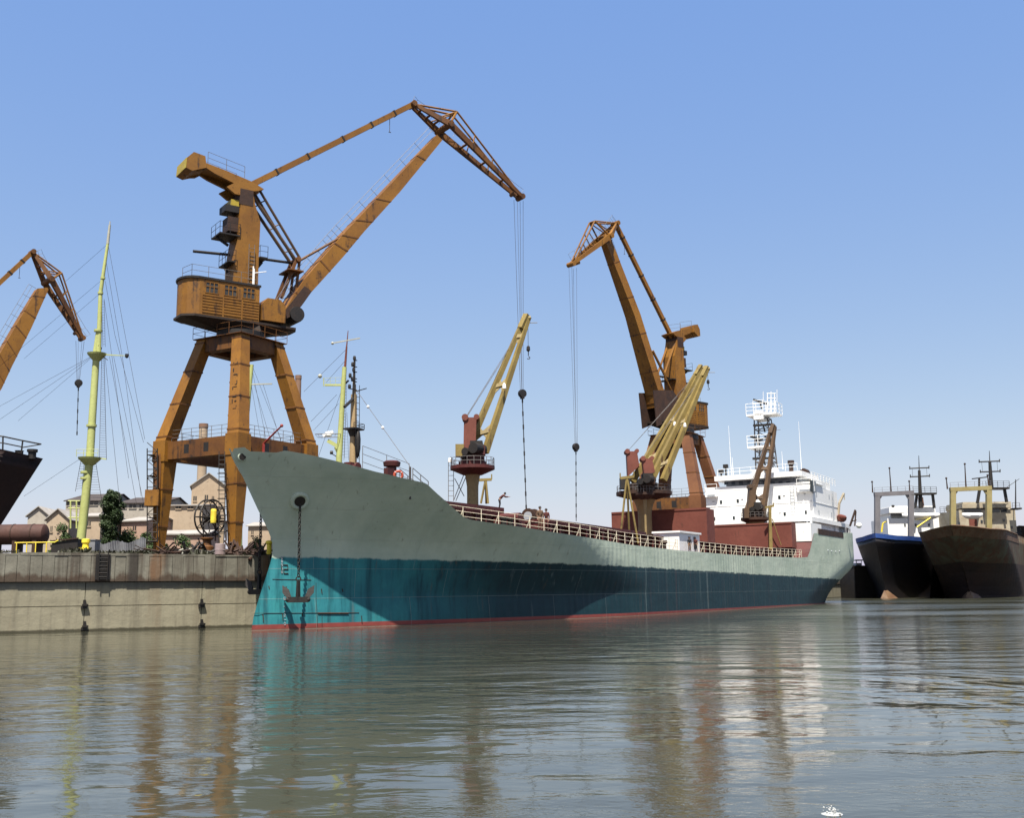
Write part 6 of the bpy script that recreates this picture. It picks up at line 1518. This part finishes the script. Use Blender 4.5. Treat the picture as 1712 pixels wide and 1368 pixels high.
for i in range(n+1):
    x = 163+81*i/n; yt = 905+3*math.sin(i*.21)+(2 if i < 30 else 0)-(4 if i > 52 else 0)+rn.uniform(-.6,.6); Yl = 72+.06*(i % 2)+.2*math.sin(i*.3)
    p = P(x, yt, Yl); vs += [p, V((p.x, p.y, QT)), p+V((0,.02,0)), V((p.x, p.y+.02, QT))]
for i in range(n): k = i*4; fs += [(k,k+4,k+5,k+1), (k+2,k+3,k+7,k+6), (k,k+2,k+6,k+4)]
mb.add(vs, fs); mb.build('sheet', M['sheet'], f, world=True)
f = item('metal_drum', 368, 915, 69.3, 'pinkish grey metal drum standing at the quay edge below the cable reel', 'drum')
mb = MB(); p = P(368,920,69.3); mb.lathe([(.3,-.3),(.33,-.28),(.33,-.02),(.35,0),(.33,.02),(.33,.38),(.3,.4)], p, 18); mb.build('drum', M['pink_drum'], f, world=True)
f = item('debris_pile', 282, 915, 71, 'tangle of rusty scrap and pipes at the foot of the left crane leg', 'scrap heap')
rn = random.Random(8); mb = MB()
for i in range(90):
    x = rn.uniform(246, 300); p = P(x, 922, rn.uniform(70, 73)); p.z = QT+rn.uniform(.0, .25); d = V((rn.gauss(0,1), rn.gauss(0,.4), rn.gauss(0,.3)))
    mb.tube(p, p+d.normalized()*rn.uniform(.4, 1.3), rn.uniform(.02, .07), n=6)
for i in range(8): p = P(rn.uniform(250, 296), 920, 71.5); s = rn.uniform(.2, .5); mb.box(p.x, p.x+s*1.6, p.y, p.y+s, QT, QT+s)
mb.build('scrap', M['brown_dark'], f, world=True)
f = item('cable_heap', 318, 915, 71, 'pale coiled hoses and dark scrap between the crane legs', 'scrap heap')
mb = MB()
for k in range(4): c = P(306+k*9, 912+rn.uniform(-1,2), 71); c.z = QT+.18; mb.torus(c, rn.uniform(.3,.45), .05, (1,0,.1), (0,.6,.5), 16, 6)
mb.build('hose', M['mast_white'], f, world=True)
mb = MB()
for i in range(80): p = P(rn.uniform(308, 352), 922, rn.uniform(70, 73)); p.z = QT+rn.uniform(0,.25); d = V((rn.gauss(0,1), rn.gauss(0,.4), rn.gauss(0,.35))); mb.tube(p, p+d.normalized()*rn.uniform(.4, 1.1), rn.uniform(.03, .1), n=6)
mb.build('scrap', M['black'], f, world=True)
f = item('capstan', 345, 905, 71, 'rusty orange-brown mooring capstan under the cable reel', 'capstan')
mb = MB(); p = P(346,912,71); mb.lathe([(.45,-.45),(.45,-.1),(.3,0),(.26,.3),(.42,.42),(.42,.5)], p, 18); mb.build('drum', M['orange_dark'], f, world=True)
f = item('debris_pile', 405, 915, 71, 'dark scrap and bent pipes at the quay edge below the nearest crane leg', 'scrap heap')
mb = MB()
for i in range(90): p = P(rn.uniform(378, 440), 922, rn.uniform(70, 73)); p.z = QT+rn.uniform(0,.25); d = V((rn.gauss(0,1), rn.gauss(0,.4), rn.gauss(0,.35))); mb.tube(p, p+d.normalized()*rn.uniform(.5, 1.2), rn.uniform(.03, .1), n=6)
for i in range(5): p = P(rn.uniform(384, 430), 920, 71.5); s = rn.uniform(.2, .4); mb.box(p.x, p.x+s*1.6, p.y, p.y+s, QT, QT+s)
mb.build('scrap', M['brown_dark'], f, world=True)
f = item('bollard', 452, 915, 70.5, 'small yellow bollard on the quay just left of the stem', 'bollard')
mb = MB(); p = P(450,917,70.5); mb.lathe([(.16,-.4),(.16,.25),(.24,.3),(.24,.45),(.1,.5)], p, 14); mb.build('post', M['yellow'], f, world=True)
f = item('debris_pile', 215, 915, 70.8, 'low dark rubble along the quay edge in front of the sheet fence', 'scrap heap')
mb = MB()
for i in range(40): p = P(rn.uniform(168, 250), 924, rn.uniform(69.5, 70.5)); s = rn.uniform(.08, .3); mb.box(p.x, p.x+s*1.8, p.y, p.y+s, QT, QT+s*.8)
for i in range(14): p = P(rn.uniform(168, 250), 924, 70); p.z = QT+.1; d = V((rn.gauss(0,1), rn.gauss(0,.3), rn.gauss(0,.15))); mb.tube(p, p+d.normalized()*rn.uniform(.4, 1.0), .05, n=5)
mb.build('rubble', M['black'], f, world=True)

# weeds and dirt along the quay edge
rn = random.Random(12); vs, fs = [], []
for i in range(5200):
    t = rn.random()*qL; c = qf.l2w(V((t, rn.uniform(.0, 1.6), QT)))
    if math.sin(t*1.7)+math.sin(t*.63+1)+rn.uniform(-1, 1) < .3: continue
    hh = rn.uniform(.06, .26)*(1.4 if math.sin(t*.9+2) > .4 else .8); d = V((rn.gauss(0,.12), rn.gauss(0,.12), hh)); w_ = V((rn.uniform(.03,.09), rn.uniform(-.04,.04), 0)); k = len(vs)
    vs += [c-w_, c+w_, c+d+w_*.4, c+d-w_*.4]; fs.append((k, k+1, k+2, k+3))
m_ = MB(); m_.v = vs; m_.f = fs; o = m_.build('weeds', M['weed'], rec=False); tag(o, 'dry weeds and dirt along the top edge of the quay wall', 'weeds', kind='stuff')
# splash of the passing boat's wake
wf = Frame(G(1391, 1362)); thing('wake_splash', wf, 'small white splash of foam on the water at the lower right', 'splash')
rn = random.Random(31); mb = MB()
for i in range(80):
    h_ = rn.random()**2.5*.07; a_ = rn.uniform(0, 6.28); r_ = (.3+.7*rn.random())*.085; a_ = a_ if i % 3 else rn.gauss(1.2, .3); mb.ball((r_*math.cos(a_)*1.2, r_*math.sin(a_), h_-.01), rn.uniform(.003, .011), 6)
mb.lathe([(.10,-.02),(.095,.0),(.06,.008),(.01,.012)], (0,0,0), 14)
mb.build('foam', M['foam'], wf, smooth=True)
# life ring on the forecastle rail
lf = Frame(sf.l2w(cl(666, 795, -4.6))); thing('life_ring', lf, 'orange life ring hung on the forecastle rail of the grey and teal ship', 'life ring')
MB().torus((0,0,0), .25, .085, (1,.2,0), (0,0,1), 24, 10).build('ring', M['ring_orange'], lf, smooth=True)
mb = MB()
for k in range(4):
    t = math.pi/4+k*math.pi/2; a1_, a2_ = V((1,.2,0)).normalized(), V((0,0,1)); d = a1_*math.cos(t)+a2_*math.sin(t); tn = -a1_*math.sin(t)+a2_*math.cos(t); mb.torus(d*.25, .09, .012, d, tn.cross(d), 10, 5)
mb.build('band', M['white'], lf)

# ------------------------------------------------------------------ people on the deck
def skin_mesh(name, mat, fr, chains, root=0, lvl=2):
    vs, es, rs = [], [], []; idx = {}
    for ch in chains:
        prev = None
        for p, r in ch:
            key = tuple(round(c, 4) for c in p)
            if key not in idx: idx[key] = len(vs); vs.append(p); rs.append(r)
            i = idx[key]
            if prev is not None and prev != i: es.append((prev, i))
            prev = i
    me = bpy.data.meshes.new(name); me.from_pydata([tuple(p) for p in vs], es, []); o = bpy.data.objects.new(name, me); COL.objects.link(o)
    md = o.modifiers.new('skin', 'SKIN'); md.use_smooth_shade = True
    sv = me.skin_vertices[0].data if me.skin_vertices else None
    if sv is None:
        import bmesh
        bm = bmesh.new(); bm.from_mesh(me); bm.verts.layers.skin.verify(); bm.to_mesh(me); bm.free(); sv = me.skin_vertices[0].data
    for i, r in enumerate(rs): sv[i].radius = (r, r); sv[i].use_root = (i == 0)
    ss_ = o.modifiers.new('sub', 'SUBSURF'); ss_.levels = lvl; ss_.render_levels = lvl
    me.materials.append(mat)
    if fr is not None: o.parent = fr.e
    return o
def person(px, py, Y, label, top, legs, yaw=0.0, lean=0.0, arm='down', h=1.74):
    foot = P(px, py, Y); fr = Frame(foot, yaw); thing('person', fr, label, 'person', None); k = h/1.74
    hip = V((0,0,.92))*k; sl, cl2 = math.sin(lean), math.cos(lean)
    def up(d, x=0, f=0): return hip+V((x, -sl*d+f*cl2*-1, cl2*d+f*-sl*0))*k
    chest, neck, head = up(.38), up(.56), up(.72)
    knees = [V((s*.11, -.06, .49))*k for s in (-1, 1)]; feet = [V((s*.12, .02, .07))*k for s in (-1, 1)]; toes = [f+V((0,-.16,-.03))*k for f in feet]
    hips = [hip+V((s*.09, 0, -.04))*k for s in (-1, 1)]
    sh = [up(.50, s*.19) for s in (-1, 1)]
    if arm == 'reach': el = [s_+V((.02, -.24, -.14))*k for s_ in sh]; wr = [e_+V((-.02, -.24, .0))*k for e_ in el]
    else: el = [s_+V((q*.05, .02, -.29))*k for s_, q in zip(sh, (-1, 1))]; wr = [e_+V((q*.0, -.10, -.25))*k for e_, q in zip(el, (-1, 1))]
    ch = [[(hip, .13*k), (up(.2), .12*k), (chest, .145*k), (neck, .06*k), (up(.63), .062*k), (head, .105*k), (up(.80), .085*k)]]
    ch.append([(up(.66), .07*k), (up(.66, 0, .10), .03*k)]) if False else None
    for i in (0, 1):
        ch.append([(hip, .13*k), (hips[i], .095*k), (knees[i], .06*k), (feet[i], .042*k), (toes[i], .035*k)])
        ch.append([(chest, .145*k), (sh[i], .06*k), (el[i], .042*k), (wr[i], .03*k)])
        d = (wr[i]-el[i]).normalized(); palm = wr[i]+d*.07*k; sd_ = d.cross(V((0,1,0)) if abs(d.y) < .8 else V((0,0,1))).normalized()
        ch.append([(wr[i], .03*k), (palm, .032*k)])
        for f_, (o_, l_) in enumerate(((-.03,.07),(-.01,.085),(.012,.08),(.032,.06))): q = palm+sd_*o_*k+d*.02*k; ch.append([(palm, .032*k), (q, .0095*k), (q+d*l_*.6*k+V((0,-.012,0)), .009*k), (q+d*l_*k+V((0,-.03,-.005)), .007*k)])
        ch.append([(wr[i]+d*.001, .02*k), (wr[i]+d*.035*k-sd_*.035*k, .011*k), (wr[i]+d*.07*k-sd_*.05*k, .009*k)])
    skin_mesh('person_body', M['skin'], fr, ch, lvl=1)
    # face: nose, eyes, mouth, ears as small features joined into one
    fdir = V((0,-cl2,-sl)); ud = V((0,-sl,cl2)); mb = MB(); fc_ = head+fdir*.10*k
    mb.tube(fc_+ud*.03*k, fc_+fdir*.03*k-ud*.02*k, .01*k, .018*k, 6)
    for s in (-1, 1): mb.ball(head+V((s*.105*k,0,0)), .025*k, 6)
    mb.build('face', M['skin'], fr)
    mb = MB()
    for s in (-1, 1): mb.ball(fc_+V((s*.035*k,0,0))+ud*.025*k, .012*k, 6)
    mb.tube(fc_-ud*.05*k-V((.03*k,0,0)), fc_-ud*.05*k+V((.03*k,0,0)), .007*k, n=5); mb.build('eyes_and_mouth', M['hair'], fr)
    mb = MB(); c = head+ud*.045*k-fdir*.02*k; mb.ball(c, .115*k, 12, .9); mb.build('hair', M['hair'], fr, smooth=True)
    jk = [[(hip+V((0,0,.02)), .15*k), (up(.2), .145*k), (chest, .17*k), (up(.53), .09*k)]]
    for i in (0, 1): jk.append([(chest, .17*k), (sh[i], .078*k), (el[i], .06*k), (wr[i]-(wr[i]-el[i])*.08, .046*k)])
    skin_mesh('jacket', top, fr, jk, lvl=1)
    tr_ = [[(hip, .15*k), (hip+V((0,0,.06))*k, .145*k)]]
    for i in (0, 1): tr_.append([(hip, .15*k), (hips[i], .115*k), (knees[i], .08*k), (feet[i]+V((0,0,.05))*k, .065*k)])
    skin_mesh('trousers', legs, fr, tr_, lvl=1)
    mb = MB()
    for i in (0, 1): mb.beam(feet[i]+V((0,.07,-.03))*k, toes[i]+V((0,-.06,0)), .1*k, .09*k, .09*k, .06*k)
    mb.build('shoes', M['hair'], fr)
def onl(px, py, y): return sf.l2w(cl(px, py, y))
p = onl(838, 852, -4.5); person(835, 851.5, p.y, 'worker in a dark red top bending forward on the forward hatch cover', M['cloth_red'], M['cloth_dark'], R(95), .8, 'reach', 1.35)
p = onl(905, 890, -6.9); person(903, 886, p.y, 'left of two workers in brown overalls beside the deck winch', M['cloth_tan'], M['cloth_tan'], R(20), .05, 'down', 1.65)
p = onl(915, 890, -6.7); person(914, 888, p.y, 'right of two workers by the winch, in dark red clothes', M['cloth_red'], M['cloth_red'], R(-20), .1, 'down', 1.6)
p = onl(1153, 922, -8.3); person(1153, 921.5, p.y, 'left person standing in front of the white deck house', M['cloth_dark'], M['cloth_tan'], R(10), .1, 'down', 1.25)
p = onl(1164, 923, -8.3); person(1164, 922.5, p.y, 'right person standing in front of the white deck house', M['cloth_red'], M['cloth_dark'], R(-30), .15, 'down', 1.3)
